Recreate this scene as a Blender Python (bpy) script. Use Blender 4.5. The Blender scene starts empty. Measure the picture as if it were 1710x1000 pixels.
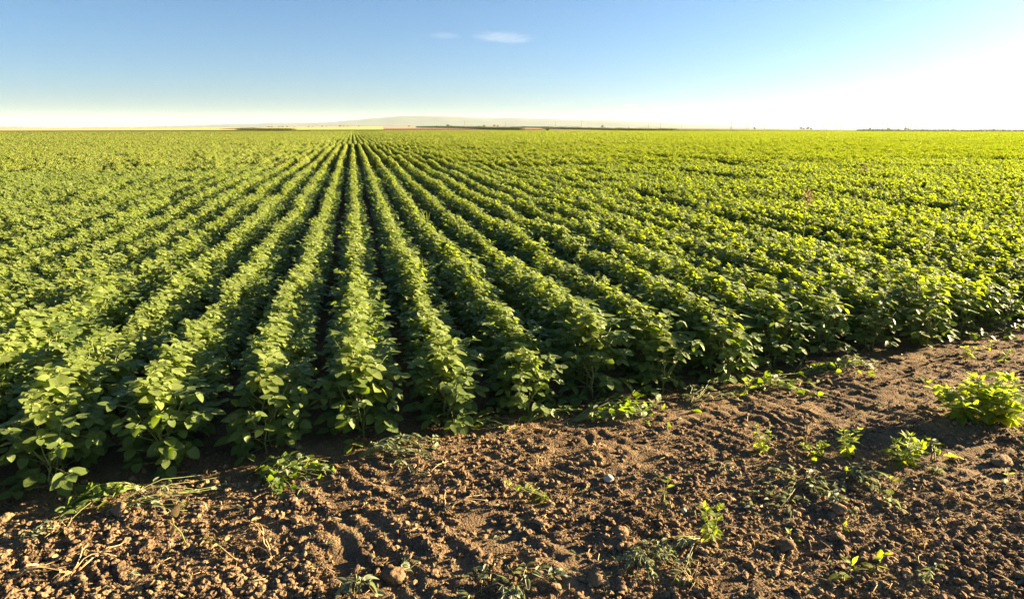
import bpy, math, random
import numpy as np
from mathutils import Matrix, Vector, Euler, Quaternion

random.seed(7)
rng = np.random.default_rng(11)
R = math.radians
scene = bpy.context.scene
COL = scene.collection

# ------------------------------------------------------------------ camera, sky, sun, exposure
CAM_H = 1.87
PITCH, YAW = R(14.28), R(13.0)          # rows run along +Y; the camera looks 13 degrees to the right of them
FPX = 1120.0                            # focal length in pixels of a 1710 px wide frame
cam_d = bpy.data.cameras.new('camera')
cam_d.sensor_width = 36.0
cam_d.lens = FPX / 1710.0 * 36.0
cam_d.clip_start, cam_d.clip_end = 0.05, 60000.0
cam = bpy.data.objects.new('camera', cam_d)
COL.objects.link(cam)
cam.location = (0, 0, CAM_H)
cam.rotation_euler = (math.pi / 2 - PITCH, 0, -YAW)
scene.camera = cam

HAZE = 2.5e-5
SUN_AZ, SUN_EL = R(83.0), R(12.0)       # azimuth clockwise from +Y
world = bpy.data.worlds.new('World')
scene.world = world
world.use_nodes = True
wn = world.node_tree
wn.nodes.clear()
w_out = wn.nodes.new('ShaderNodeOutputWorld')
w_bg = wn.nodes.new('ShaderNodeBackground')
w_sky = wn.nodes.new('ShaderNodeTexSky')
w_sky.sky_type = 'NISHITA'
w_sky.sun_disc = False
w_sky.sun_elevation = SUN_EL
w_sky.sun_rotation = SUN_AZ
w_sky.air_density = 0.65
w_sky.dust_density = 1.2
w_sky.ozone_density = 4.6
w_bg.inputs['Strength'].default_value = 0.05
w_sky_dim = wn.nodes.new('ShaderNodeMix')          # dims the sky light for deeper contrast, with a slight tint
w_sky_dim.data_type, w_sky_dim.blend_type = 'RGBA', 'MULTIPLY'
w_sky_dim.inputs[0].default_value = 1.0
w_sky_dim.inputs[7].default_value = (0.56, 0.595, 0.545, 1)
wn.links.new(w_sky.outputs[0], w_sky_dim.inputs[6])
wn.links.new(w_sky_dim.outputs[2], w_bg.inputs['Color'])
wn.links.new(w_bg.outputs[0], w_out.inputs['Surface'])

sun_d = bpy.data.lights.new('sun', 'SUN')
sun_d.energy = 5.0
sun_d.angle = R(0.55)
sun_d.color = (1.0, 0.76, 0.44)
sun = bpy.data.objects.new('sun', sun_d)
COL.objects.link(sun)
sd = Vector((math.sin(SUN_AZ) * math.cos(SUN_EL), math.cos(SUN_AZ) * math.cos(SUN_EL), math.sin(SUN_EL)))
sun.rotation_euler = sd.to_track_quat('Z', 'Y').to_euler()
sun.location = (30, 10, 20)

scene.view_settings.view_transform = 'Standard'
scene.view_settings.look = 'None'
scene.view_settings.exposure = 2.95
scene.view_settings.gamma = 1.0
scene.view_settings.use_curve_mapping = False
scene.render.engine = 'CYCLES'
cy = scene.cycles
cy.max_bounces = 6
cy.diffuse_bounces = 1
cy.glossy_bounces = 2
cy.transmission_bounces = 4
cy.transparent_max_bounces = 8
cy.volume_bounces = 0
cy.use_denoising = True
cy.caustics_reflective = cy.caustics_refractive = False


# ------------------------------------------------------------------ helpers
def at(px, py, h=0.0):
    """where the sight line through a photograph pixel meets the level h"""
    x, y = (px - 855.0) / FPX, (500.0 - py) / FPX
    fw = math.cos(PITCH) + y * math.sin(PITCH)
    up = y * math.cos(PITCH) - math.sin(PITCH)
    t = (h - CAM_H) / up
    X, D = x * t, fw * t
    return (X * math.cos(YAW) + D * math.sin(YAW), -X * math.sin(YAW) + D * math.cos(YAW))


def polar(px, D):
    """ground position at distance D (along the view axis) in the direction of a photograph column near the horizon"""
    fw = (math.cos(PITCH) + (285 / FPX) * math.sin(PITCH))
    X = (px - 855.0) / FPX / fw * D
    return (X * math.cos(YAW) + D * math.sin(YAW), -X * math.sin(YAW) + D * math.cos(YAW))


def hash2(ix, iy, seed):
    n = (ix.astype(np.int64) * 374761393 + iy.astype(np.int64) * 668265263 + seed * 974634721) & 0x7fffffff
    n = ((n ^ (n >> 13)) * 1274126177) & 0x7fffffff
    n = (n ^ (n >> 16)) & 0xffff
    return n / 65535.0


def noise2(x, y, seed=0):
    x, y = np.asarray(x, float), np.asarray(y, float)
    ix, iy = np.floor(x), np.floor(y)
    fx, fy = x - ix, y - iy
    u, v = fx * fx * (3 - 2 * fx), fy * fy * (3 - 2 * fy)
    a, b = hash2(ix, iy, seed), hash2(ix + 1, iy, seed)
    c, d = hash2(ix, iy + 1, seed), hash2(ix + 1, iy + 1, seed)
    return (a * (1 - u) + b * u) * (1 - v) + (c * (1 - u) + d * u) * v - 0.5


def fbm(x, y, octaves=4, seed=0):
    s, a = 0, 1.0
    for k in range(octaves):
        s = s + a * noise2(x * 2 ** k + 17.3 * k, y * 2 ** k - 9.1 * k, seed + k)
        a *= 0.5
    return s


def sstep(a, b, x):
    t = np.clip((np.asarray(x, float) - a) / (b - a), 0, 1)
    return t * t * (3 - 2 * t)


def land(x, y):
    """height of the wide gentle plain: flat near the camera, a very slight swell ahead, falling off to the sides"""
    x, y = np.asarray(x, float), np.asarray(y, float)
    D = np.hypot(x, y)
    az = np.degrees(np.arctan2(x, y)) - math.degrees(YAW)
    A = 0.0028 * np.exp(-((az + 4) / 19.0) ** 2) - 0.0023 - 0.0008 * sstep(10, 40, np.abs(az + 2))
    A = A + 0.0018
    return A * D * sstep(90, 600, D) + 0.0024 * np.clip(D - 348, 0, 800) * (1 - sstep(2, 14, az)) * sstep(-70, -45, az)


def front(x):
    """where the crop begins: the ragged line of row ends along the bare strip"""
    return 3.91 + 0.170 * np.asarray(x, float)


RIDGE_N = (0.853, 0.522)


def soil_h(x, y):
    """relief of the bare strip: harrow ridges lying square to the low sun, hollows and crumbs"""
    x, y = np.asarray(x, float), np.asarray(y, float)
    edge = front(x) - y
    s = x * RIDGE_N[0] + y * RIDGE_N[1]
    t = -x * RIDGE_N[1] + y * RIDGE_N[0]
    w = sstep(0.05, 0.35, edge) * (0.35 + 1.1 * np.clip(noise2(x * 1.1, y * 1.1, 5) + 0.5, 0, 1))
    ph = s / 0.100 + 1.1 * noise2(s * 2.2, t * 1.6, 3) + 0.75 * noise2(s * 7, t * 9, 33)
    brk = np.clip(1.6 * noise2(s * 7.0, t * 5.0, 9) + 0.6, 0, 1)
    ridge = (np.sin(2 * math.pi * ph) * 0.5 + 0.5) * brk
    h = 0.0155 * ridge * w
    h = h + 0.042 * fbm(x * 1.3, y * 1.3, 3, 21) + 0.011 * fbm(x * 9, y * 9, 3, 41)
    b = noise2(x * 28, y * 28, 61) + 0.5
    h = h + 0.010 * np.clip(b - 0.35, 0, 1) * (0.4 + 1.2 * (noise2(x * 3, y * 3, 77) + 0.5))
    h = h + 0.011 * noise2(x * 48, y * 48, 63) * (0.6 + noise2(x * 5, y * 5, 67))
    h = h + 0.05 * sstep(0.1, -0.5, edge) * 0.4
    return h


def soil_z(x, y):
    return float(soil_h(np.array([x]), np.array([y]))[0])


def new_mat(name):
    m = bpy.data.materials.new(name)
    m.use_nodes = True
    nt = m.node_tree
    nt.nodes.clear()
    out = nt.nodes.new('ShaderNodeOutputMaterial')
    return m, nt, out


def nd(nt, t, **kw):
    n = nt.nodes.new(t)
    for k, v in kw.items():
        if k in n.inputs.keys():
            n.inputs[k].default_value = v
        else:
            setattr(n, k, v)
    return n


def mixrgb(nt, fac, a, b, blend='MIX'):
    n = nt.nodes.new('ShaderNodeMix')
    n.data_type = 'RGBA'
    n.blend_type = blend
    for s, v in ((0, fac), (6, a), (7, b)):
        if isinstance(v, bpy.types.NodeSocket):
            nt.links.new(v, n.inputs[s])
        else:
            n.inputs[s].default_value = v if s == 0 else (*v, 1)
    return n.outputs[2]


def maprange(nt, v, a, b, c, d):
    n = nt.nodes.new('ShaderNodeMapRange')
    nt.links.new(v, n.inputs[0])
    for i, q in enumerate((a, b, c, d)):
        n.inputs[i + 1].default_value = q
    return n.outputs[0]


def leaf_mat(name, c_dark, c_light, c_trans, trans=0.42, under=None, rough=0.5, spec=0.35, veins=True):
    m, nt, out = new_mat(name)
    geo = nd(nt, 'ShaderNodeNewGeometry')
    oi = nd(nt, 'ShaderNodeObjectInfo')
    add = nd(nt, 'ShaderNodeMath', operation='ADD')
    nt.links.new(geo.outputs['Random Per Island'], add.inputs[0])
    nt.links.new(oi.outputs['Random'], add.inputs[1])
    fr = nd(nt, 'ShaderNodeMath', operation='FRACT')
    nt.links.new(add.outputs[0], fr.inputs[0])
    col = mixrgb(nt, fr.outputs[0], c_dark, c_light)
    tc = nd(nt, 'ShaderNodeTexCoord')
    nz = nd(nt, 'ShaderNodeTexNoise', Scale=38.0, Detail=3.0)
    nt.links.new(tc.outputs['Object'], nz.inputs['Vector'])
    mott = maprange(nt, nz.outputs['Fac'], 0.3, 0.7, 0.78, 1.18)
    col = mixrgb(nt, 1.0, col, mott, 'MULTIPLY')
    pz = nd(nt, 'ShaderNodeTexNoise', Scale=0.9, Detail=3.0)          # stronger and paler patches of the stand
    nt.links.new(geo.outputs['Position'], pz.inputs['Vector'])
    patch = maprange(nt, pz.outputs['Fac'], 0.35, 0.65, 0.0, 0.35)
    col = mixrgb(nt, patch, col, tuple(q * k for q, k in zip(c_light, (1.35, 1.12, 1.0))))
    old = nd(nt, 'ShaderNodeMath', operation='GREATER_THAN')          # here and there a yellowing leaf
    nt.links.new(fr.outputs[0], old.inputs[0])
    old.inputs[1].default_value = 0.965 if veins else 2.0
    col = mixrgb(nt, old.outputs[0], col, (0.26, 0.22, 0.06))
    sp = nd(nt, 'ShaderNodeTexNoise', Scale=120.0, Detail=2.0)        # brown specks and chewed spots
    nt.links.new(tc.outputs['Object'], sp.inputs['Vector'])
    col = mixrgb(nt, maprange(nt, sp.outputs['Fac'], 0.66, 0.72, 0.0, 0.6), col, (0.13, 0.09, 0.04))
    nrm = None
    if veins:
        sx = nd(nt, 'ShaderNodeSeparateXYZ')
        nt.links.new(tc.outputs['UV'], sx.inputs[0])
        av = nd(nt, 'ShaderNodeMath', operation='ABSOLUTE')
        nt.links.new(sx.outputs['Y'], av.inputs[0])
        # side veins run obliquely off the midrib
        k1 = nd(nt, 'ShaderNodeMath', operation='MULTIPLY_ADD')
        nt.links.new(av.outputs[0], k1.inputs[0])
        k1.inputs[1].default_value = -0.28
        nt.links.new(sx.outputs['X'], k1.inputs[2])
        k2 = nd(nt, 'ShaderNodeMath', operation='MULTIPLY')
        nt.links.new(k1.outputs[0], k2.inputs[0])
        k2.inputs[1].default_value = 7.0
        k3 = nd(nt, 'ShaderNodeMath', operation='FRACT')
        nt.links.new(k2.outputs[0], k3.inputs[0])
        side = maprange(nt, k3.outputs[0], 0.0, 0.16, 1.0, 0.0)
        mid = maprange(nt, av.outputs[0], 0.0, 0.09, 1.0, 0.0)
        mx = nd(nt, 'ShaderNodeMath', operation='MAXIMUM')
        nt.links.new(side, mx.inputs[0])
        nt.links.new(mid, mx.inputs[1])
        sc = nd(nt, 'ShaderNodeMath', operation='MULTIPLY')
        nt.links.new(mx.outputs[0], sc.inputs[0])
        sc.inputs[1].default_value = 0.35
        col = mixrgb(nt, sc.outputs[0], col, tuple(min(1, 1.9 * q) for q in c_light))
        bp = nd(nt, 'ShaderNodeBump', Strength=0.35, Distance=0.004)
        bp.invert = True
        nt.links.new(mx.outputs[0], bp.inputs['Height'])
        nrm = bp.outputs[0]
    if under is not None:
        col = mixrgb(nt, geo.outputs['Backfacing'], col, under)
    pb = nd(nt, 'ShaderNodeBsdfPrincipled', Roughness=rough)
    pb.inputs['Specular IOR Level'].default_value = spec
    nt.links.new(col, pb.inputs['Base Color'])
    tr = nd(nt, 'ShaderNodeBsdfTranslucent')
    tcol = mixrgb(nt, fr.outputs[0], c_trans, tuple(min(1, 1.25 * q) for q in c_trans))
    nt.links.new(tcol, tr.inputs['Color'])
    if nrm is not None:
        nt.links.new(nrm, pb.inputs['Normal'])
    mx2 = nd(nt, 'ShaderNodeMixShader')
    mx2.inputs[0].default_value = trans
    nt.links.new(pb.outputs[0], mx2.inputs[1])
    nt.links.new(tr.outputs[0], mx2.inputs[2])
    nt.links.new(mx2.outputs[0], out.inputs['Surface'])
    return m


def plain_mat(name, c1, c2=None, scale=6.0, rough=0.8, bump=0.0, bscale=40.0, spec=0.3, rand=0.0):
    m, nt, out = new_mat(name)
    c2 = c2 or c1
    tc = nd(nt, 'ShaderNodeTexCoord')
    nz = nd(nt, 'ShaderNodeTexNoise', Scale=scale, Detail=5.0, Roughness=0.6)
    nt.links.new(tc.outputs['Object'], nz.inputs['Vector'])
    f = maprange(nt, nz.outputs['Fac'], 0.32, 0.68, 0.0, 1.0)
    col = mixrgb(nt, f, c1, c2)
    if rand:
        oi = nd(nt, 'ShaderNodeObjectInfo')
        col = mixrgb(nt, 1.0, col, maprange(nt, oi.outputs['Random'], 0, 1, 1 - rand, 1 + rand), 'MULTIPLY')
    pb = nd(nt, 'ShaderNodeBsdfPrincipled', Roughness=rough)
    pb.inputs['Specular IOR Level'].default_value = spec
    nt.links.new(col, pb.inputs['Base Color'])
    if bump:
        n2 = nd(nt, 'ShaderNodeTexNoise', Scale=bscale, Detail=6.0, Roughness=0.65)
        nt.links.new(tc.outputs['Object'], n2.inputs['Vector'])
        bp = nd(nt, 'ShaderNodeBump', Strength=0.9, Distance=bump)
        nt.links.new(n2.outputs['Fac'], bp.inputs['Height'])
        nt.links.new(bp.outputs[0], pb.inputs['Normal'])
    nt.links.new(pb.outputs[0], out.inputs['Surface'])
    return m


M = {}
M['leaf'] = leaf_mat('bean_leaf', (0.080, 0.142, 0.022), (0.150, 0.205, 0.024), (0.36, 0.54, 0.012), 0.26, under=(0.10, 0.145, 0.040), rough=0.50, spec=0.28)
M['young_lit'] = leaf_mat('young_sunlit_bean_leaf', (0.165, 0.220, 0.028), (0.270, 0.305, 0.040), (0.48, 0.62, 0.015), 0.34, under=(0.14, 0.18, 0.05), rough=0.50, spec=0.28)  # upper leaves: pale young green, with sunlit crest tone painted in
M['stem'] = plain_mat('bean_stem', (0.16, 0.22, 0.06), (0.22, 0.24, 0.08), 30, 0.6)
M['weed'] = leaf_mat('weed_leaf', (0.085, 0.155, 0.022), (0.12, 0.20, 0.028), (0.52, 0.66, 0.025), 0.48, under=(0.14, 0.19, 0.04), rough=0.55, spec=0.2)
M['weed_stem'] = plain_mat('weed_stem', (0.13, 0.17, 0.05), (0.17, 0.12, 0.06), 25, 0.6)
M['wilt'] = leaf_mat('wilted_leaf', (0.15, 0.19, 0.09), (0.23, 0.27, 0.15), (0.26, 0.30, 0.11), 0.25, under=(0.17, 0.20, 0.12), veins=False, rough=0.7)
M['dry'] = leaf_mat('dry_leaf', (0.28, 0.20, 0.09), (0.42, 0.32, 0.16), (0.4, 0.28, 0.1), 0.25, veins=False, rough=0.8)
M['straw'] = plain_mat('dry_straw', (0.36, 0.25, 0.12), (0.48, 0.36, 0.19), 20, 0.75, rand=0.25)
M['maize'] = leaf_mat('maize_leaf', (0.040, 0.085, 0.022), (0.060, 0.110, 0.028), (0.10, 0.17, 0.015), 0.25, veins=False)
M['panicle'] = plain_mat('red_panicle', (0.26, 0.12, 0.05), (0.32, 0.18, 0.07), 40, 0.7)
M['grassblade'] = leaf_mat('grass_blade', (0.14, 0.20, 0.04), (0.22, 0.26, 0.06), (0.35, 0.42, 0.05), 0.4, veins=False)
M['tree'] = leaf_mat('tree_leaf', (0.035, 0.065, 0.02), (0.06, 0.095, 0.025), (0.08, 0.13, 0.015), 0.25, veins=False)
M['bark'] = plain_mat('bark', (0.10, 0.075, 0.05), (0.15, 0.12, 0.09), 8, 0.9)
M['stone'] = plain_mat('pale_stone', (0.42, 0.38, 0.31), (0.55, 0.50, 0.42), 30, 0.8, 0.004, 60)
M['steel'] = plain_mat('galvanised_steel', (0.22, 0.23, 0.24), (0.28, 0.29, 0.30), 2, 0.5)
M['concrete_pole'] = plain_mat('weathered_pole', (0.20, 0.19, 0.17), (0.27, 0.25, 0.22), 2, 0.9)
M['lamp_head'] = plain_mat('mast_head', (0.55, 0.42, 0.12), (0.6, 0.5, 0.2), 2, 0.6)
M['wire'] = plain_mat('wire', (0.15, 0.15, 0.15))


def soil_mat(name, c_dry, c_damp, bump=0.012, rand=0.0):
    m, nt, out = new_mat(name)
    tc = nd(nt, 'ShaderNodeTexCoord')
    geo = nd(nt, 'ShaderNodeNewGeometry')
    pos = geo.outputs['Position']
    n1 = nd(nt, 'ShaderNodeTexNoise', Scale=3.2, Detail=6.0, Roughness=0.65)
    n2 = nd(nt, 'ShaderNodeTexNoise', Scale=60.0, Detail=4.0, Roughness=0.7)
    n3 = nd(nt, 'ShaderNodeTexVoronoi', Scale=85.0)
    for n in (n1, n2, n3):
        nt.links.new(pos, n.inputs['Vector'])
    f = maprange(nt, n1.outputs['Fac'], 0.35, 0.65, 0.0, 1.0)
    col = mixrgb(nt, f, c_damp, c_dry)
    col = mixrgb(nt, 1.0, col, maprange(nt, n2.outputs['Fac'], 0.25, 0.75, 0.72, 1.28), 'MULTIPLY')
    if rand:
        oi = nd(nt, 'ShaderNodeObjectInfo')
        col = mixrgb(nt, 1.0, col, maprange(nt, oi.outputs['Random'], 0, 1, 1 - rand, 1 + rand), 'MULTIPLY')
    pb = nd(nt, 'ShaderNodeBsdfPrincipled', Roughness=0.95)
    pb.inputs['Specular IOR Level'].default_value = 0.12
    nt.links.new(col, pb.inputs['Base Color'])
    b1 = nd(nt, 'ShaderNodeBump', Strength=1.0, Distance=bump)
    nt.links.new(n2.outputs['Fac'], b1.inputs['Height'])
    b2 = nd(nt, 'ShaderNodeBump', Strength=0.7, Distance=bump * 0.7)
    b2.invert = True
    nt.links.new(n3.outputs['Distance'], b2.inputs['Height'])
    nt.links.new(b1.outputs[0], b2.inputs['Normal'])
    nt.links.new(b2.outputs[0], pb.inputs['Normal'])
    nt.links.new(pb.outputs[0], out.inputs['Surface'])
    return m


M['soil'] = soil_mat('tilled_soil', (0.205, 0.142, 0.078), (0.115, 0.077, 0.044))
M['clod'] = soil_mat('dry_clod', (0.225, 0.156, 0.087), (0.135, 0.091, 0.052), 0.006, rand=0.22)


def mesh_of(name, verts, faces, mats=(), face_mats=None, uv=None, smooth=True):
    me = bpy.data.meshes.new(name)
    me.from_pydata([tuple(v) for v in verts], [], faces)
    for m in mats:
        me.materials.append(m)
    if face_mats is not None:
        me.polygons.foreach_set('material_index', np.asarray(face_mats, np.int32))
    if smooth:
        me.polygons.foreach_set('use_smooth', np.ones(len(me.polygons), bool))
    if uv is not None:
        lay = me.uv_layers.new(name='UVMap')
        li = np.empty(len(me.loops), np.int32)
        me.loops.foreach_get('vertex_index', li)
        lay.data.foreach_set('uv', np.asarray(uv, np.float32)[li].ravel())
    me.update()
    return me


class MB:
    """collects shapes for ONE mesh"""
    def __init__(self):
        self.v, self.f, self.m, self.uv = [], [], [], []

    def add(self, v, f, mi=0, uv=None, mat=None):
        b = len(self.v)
        if mat is not None:
            v = [mat @ Vector(q) for q in v]
        self.v += [tuple(q) for q in v]
        self.f += [tuple(i + b for i in q) for q in f]
        self.m += [mi] * len(f) if isinstance(mi, int) else list(mi)
        self.uv += list(uv) if uv is not None else [(0.5, 0.6)] * len(v)

    def tube(self, pts, radii, sides=5, mi=0):
        pts = [Vector(p) for p in pts]
        n = len(pts)
        if not hasattr(radii, '__len__'):
            radii = [radii] * n
        vs, fs = [], []
        for i, p in enumerate(pts):
            d = (pts[min(i + 1, n - 1)] - pts[max(i - 1, 0)]).normalized()
            a = d.orthogonal().normalized() if abs(d.z) > 0.95 else d.cross(Vector((0, 0, 1))).normalized()
            b = d.cross(a)
            for k in range(sides):
                t = 2 * math.pi * k / sides
                vs.append(p + (a * math.cos(t) + b * math.sin(t)) * radii[i])
        for i in range(n - 1):
            for k in range(sides):
                k2 = (k + 1) % sides
                fs.append((i * sides + k, i * sides + k2, (i + 1) * sides + k2, (i + 1) * sides + k))
        fs.append(tuple(range(sides - 1, -1, -1)))
        fs.append(tuple((n - 1) * sides + k for k in range(sides)))
        self.add(vs, fs, mi)

    def box(self, c, s, mi=0, mat=None):
        x, y, z = (q / 2 for q in s)
        vs = [Vector(c) + Vector((sx * x, sy * y, sz * z)) for sx in (-1, 1) for sy in (-1, 1) for sz in (-1, 1)]
        fs = [(0, 1, 3, 2), (4, 6, 7, 5), (0, 4, 5, 1), (2, 3, 7, 6), (0, 2, 6, 4), (1, 5, 7, 3)]
        self.add(vs, fs, mi, None, mat)

    def mesh(self, name, mats, smooth=True):
        return mesh_of(name, self.v, self.f, mats, self.m, self.uv, smooth)


def link(name, me, parent=None, loc=None):
    o = bpy.data.objects.new(name, me)
    COL.objects.link(o)
    if parent is not None:
        o.parent = parent
    if loc is not None:
        o.location = loc
    return o


def tag(o, label=None, cat=None, group=None, kind=None):
    for k, v in (('label', label), ('category', cat), ('group', group), ('kind', kind)):
        if v:
            o[k] = v
    return o


def empty(name, loc, label, cat, group=None, rz=0.0):
    o = bpy.data.objects.new(name, None)
    o.empty_display_size = 0.1
    COL.objects.link(o)
    o.location = loc
    o.rotation_euler = (0, 0, rz)
    return tag(o, label, cat, group)


def scatter(name, pts, rots, scls, idx, sources, kind='stuff', label=None):
    """ONE object that stands for what nobody could count: sources instanced on its points"""
    me = bpy.data.meshes.new(name)
    n = len(pts)
    me.vertices.add(n)
    me.vertices.foreach_set('co', np.asarray(pts, np.float32).ravel())
    a = me.attributes.new('rot', 'FLOAT_VECTOR', 'POINT')
    a.data.foreach_set('vector', np.asarray(rots, np.float32).ravel())
    a = me.attributes.new('scl', 'FLOAT_VECTOR', 'POINT')
    a.data.foreach_set('vector', np.asarray(scls, np.float32).ravel())
    a = me.attributes.new('idx', 'INT', 'POINT')
    a.data.foreach_set('value', np.asarray(idx, np.int32))
    c = bpy.data.collections.new(name + '_sources')
    for i, s in enumerate(sources):
        c.objects.link(bpy.data.objects.new('%s_source_%02d' % (name, i), s))
    ng = bpy.data.node_groups.new(name + '_scatter', 'GeometryNodeTree')
    ng.interface.new_socket('Geometry', in_out='INPUT', socket_type='NodeSocketGeometry')
    ng.interface.new_socket('Geometry', in_out='OUTPUT', socket_type='NodeSocketGeometry')
    gi, go = ng.nodes.new('NodeGroupInput'), ng.nodes.new('NodeGroupOutput')
    ci = ng.nodes.new('GeometryNodeCollectionInfo')
    ci.inputs['Collection'].default_value = c
    ci.inputs['Separate Children'].default_value = True
    ci.inputs['Reset Children'].default_value = True
    iop = ng.nodes.new('GeometryNodeInstanceOnPoints')
    iop.inputs['Pick Instance'].default_value = True
    L = ng.links.new

    def attr(nm, t):
        q = ng.nodes.new('GeometryNodeInputNamedAttribute')
        q.data_type = t
        q.inputs['Name'].default_value = nm
        return q.outputs['Attribute']
    e2r = ng.nodes.new('FunctionNodeEulerToRotation')
    L(attr('rot', 'FLOAT_VECTOR'), e2r.inputs[0])
    L(gi.outputs[0], iop.inputs['Points'])
    L(ci.outputs[0], iop.inputs['Instance'])
    L(attr('idx', 'INT'), iop.inputs['Instance Index'])
    L(e2r.outputs[0], iop.inputs['Rotation'])
    L(attr('scl', 'FLOAT_VECTOR'), iop.inputs['Scale'])
    L(iop.outputs[0], go.inputs[0])
    o = link(name, me)
    md = o.modifiers.new('scatter', 'NODES')
    md.node_group = ng
    tag(o, label, None, None, kind)
    return o


# ------------------------------------------------------------------ the setting: ground, far fields, hills
def ground_sheet():
    nr, na = 150, 120
    rr = np.concatenate([[0.0], np.geomspace(0.5, 24000, nr)])
    aa = np.linspace(0, 2 * math.pi, na, endpoint=False)
    v = [(0, 0, -0.10)]
    for r in rr[1:]:
        x, y = r * np.sin(aa), r * np.cos(aa)
        z = land(x, y) - 0.10 * (1 - sstep(8, 30, np.hypot(x, y))) - 0.01
        v += list(zip(x, y, z))
    f = [(0, 1 + (k + 1) % na, 1 + k) for k in range(na)]
    for i in range(nr - 1):
        for k in range(na):
            k2 = (k + 1) % na
            a, b = 1 + i * na, 1 + (i + 1) * na
            f.append((a + k, a + k2, b + k2, b + k))
    return mesh_of('ground', v, f, [M['far_soil']])


M['far_soil'] = plain_mat('field_soil', (0.11, 0.065, 0.035), (0.14, 0.085, 0.045), 0.02, 0.95)
ground = tag(link('ground', ground_sheet()), 'bare brown earth of the wide plain', None, None, 'structure')


def bare_strip():
    st = 0.021
    xs = np.arange(-3.6, 8.2, st)
    ys = np.arange(1.1, 7.4, st)
    X, Y = np.meshgrid(xs, ys)
    # the sheet follows the field edge, so it runs a little way in under the crop
    Y = Y + 0.165 * X * sstep(1.1, 4.0, Y)
    Z = soil_h(X, Y)
    ed = np.minimum(np.minimum(X - xs[0], xs[-1] - X), 0.6 * np.ones_like(X))
    ed = np.minimum(ed, np.repeat(np.minimum(ys - ys[0], ys[-1] - ys)[:, None], len(xs), 1))
    Z = Z - 0.12 * (1 - sstep(0.0, 0.5, ed))
    h, w = X.shape
    v = np.stack([X.ravel(), Y.ravel(), Z.ravel()], 1)
    i = np.arange(h * w).reshape(h, w)
    q = np.stack([i[:-1, :-1].ravel(), i[:-1, 1:].ravel(), i[1:, 1:].ravel(), i[1:, :-1].ravel()], 1)
    me = bpy.data.meshes.new('soil')
    me.vertices.add(len(v))
    me.vertices.foreach_set('co', v.astype(np.float32).ravel())
    me.loops.add(q.size)
    me.loops.foreach_set('vertex_index', q.astype(np.int32).ravel())
    me.polygons.add(len(q))
    me.polygons.foreach_set('loop_start', np.arange(0, q.size, 4, dtype=np.int32))
    me.polygons.foreach_set('use_smooth', np.ones(len(q), bool))
    me.update(calc_edges=True)
    me.materials.append(M['soil'])
    return me


tag(link('bare_soil_strip', bare_strip()), 'ridged bare brown soil strip along the crop edge', None, None, 'structure')


def field_patch(name, label, x0, x1, d0, d1, mat, lift=0.35, n=40):
    """a field of standing cereal: a slab with its own height, laid on the plain"""
    vs, fs = [], []
    rows = 14
    ds = [d0 * (d1 / d0) ** (j / (rows - 1)) for j in range(rows)]
    for j, d in enumerate(ds):
        for i in range(n + 1):
            x, y = polar(x0 + (x1 - x0) * i / n, d * (1 + 0.0008 * math.sin(i * 1.3 + x0)))
            vs.append((x, y, float(land(x, y)) + lift))
    for j in range(rows - 1):
        for i in range(n):
            a = j * (n + 1) + i
            fs.append((a, a + 1, a + n + 2, a + n + 1))
    # the near face of the standing crop
    b = len(vs)
    for i in range(n + 1):
        x, y, z = vs[i]
        vs.append((x, y, z - lift - 0.05))
    for i in range(n):
        fs.append((b + i, b + i + 1, i + 1, i))
    o = link(name, mesh_of(name, vs, fs, [mat], smooth=False))
    return tag(o, label, None, None, 'structure')


M['wheat'] = plain_mat('ripe_wheat', (0.50, 0.39, 0.09), (0.58, 0.45, 0.12), 0.03, 0.9)
M['stubble'] = plain_mat('cut_stubble', (0.40, 0.24, 0.11), (0.46, 0.29, 0.14), 0.03, 0.9)
M['greenfield'] = plain_mat('green_field', (0.10, 0.14, 0.03), (0.14, 0.18, 0.035), 0.04, 0.9)
field_patch('wheat_field', 'golden wheat field at the far left of the plain', -700, 372, 342, 1500, M['wheat'], 1.0)
field_patch('wheat_field', 'golden wheat field behind the far maize', 372, 640, 346, 2200, M['wheat'], 1.0)
field_patch('stubble_field', 'orange stubble field before the hills', 640, 905, 480, 2600, M['stubble'], 0.5)
field_patch('wheat_field', 'pale yellow wheat field right of the lone bush', 905, 1120, 560, 2600, M['wheat'], 0.6)
field_patch('green_field', 'light green field under the power line', 1120, 1440, 520, 1500, M['greenfield'], 0.5)
field_patch('wheat_field', 'thin yellow field line at the far right', 1300, 2300, 1540, 2600, M['wheat'], 0.6)
field_patch('green_field', 'light green field at the far right of the plain', 1445, 2300, 470, 1500, M['greenfield'], 0.5)

HX = [-900, -500, -200, 0, 60, 160, 250, 360, 450, 540, 600, 660, 720, 760, 800, 850, 900, 960, 1010, 1050, 1100, 1150, 1200, 1260, 1500]
HY = [213, 211, 210, 211.5, 213, 213.5, 212, 208.5, 207, 206, 201.5, 197.5, 196, 196, 197.5, 198.5, 200.5, 201.5, 201.5, 204, 206.5, 208.5, 211, 214, 218]


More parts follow.
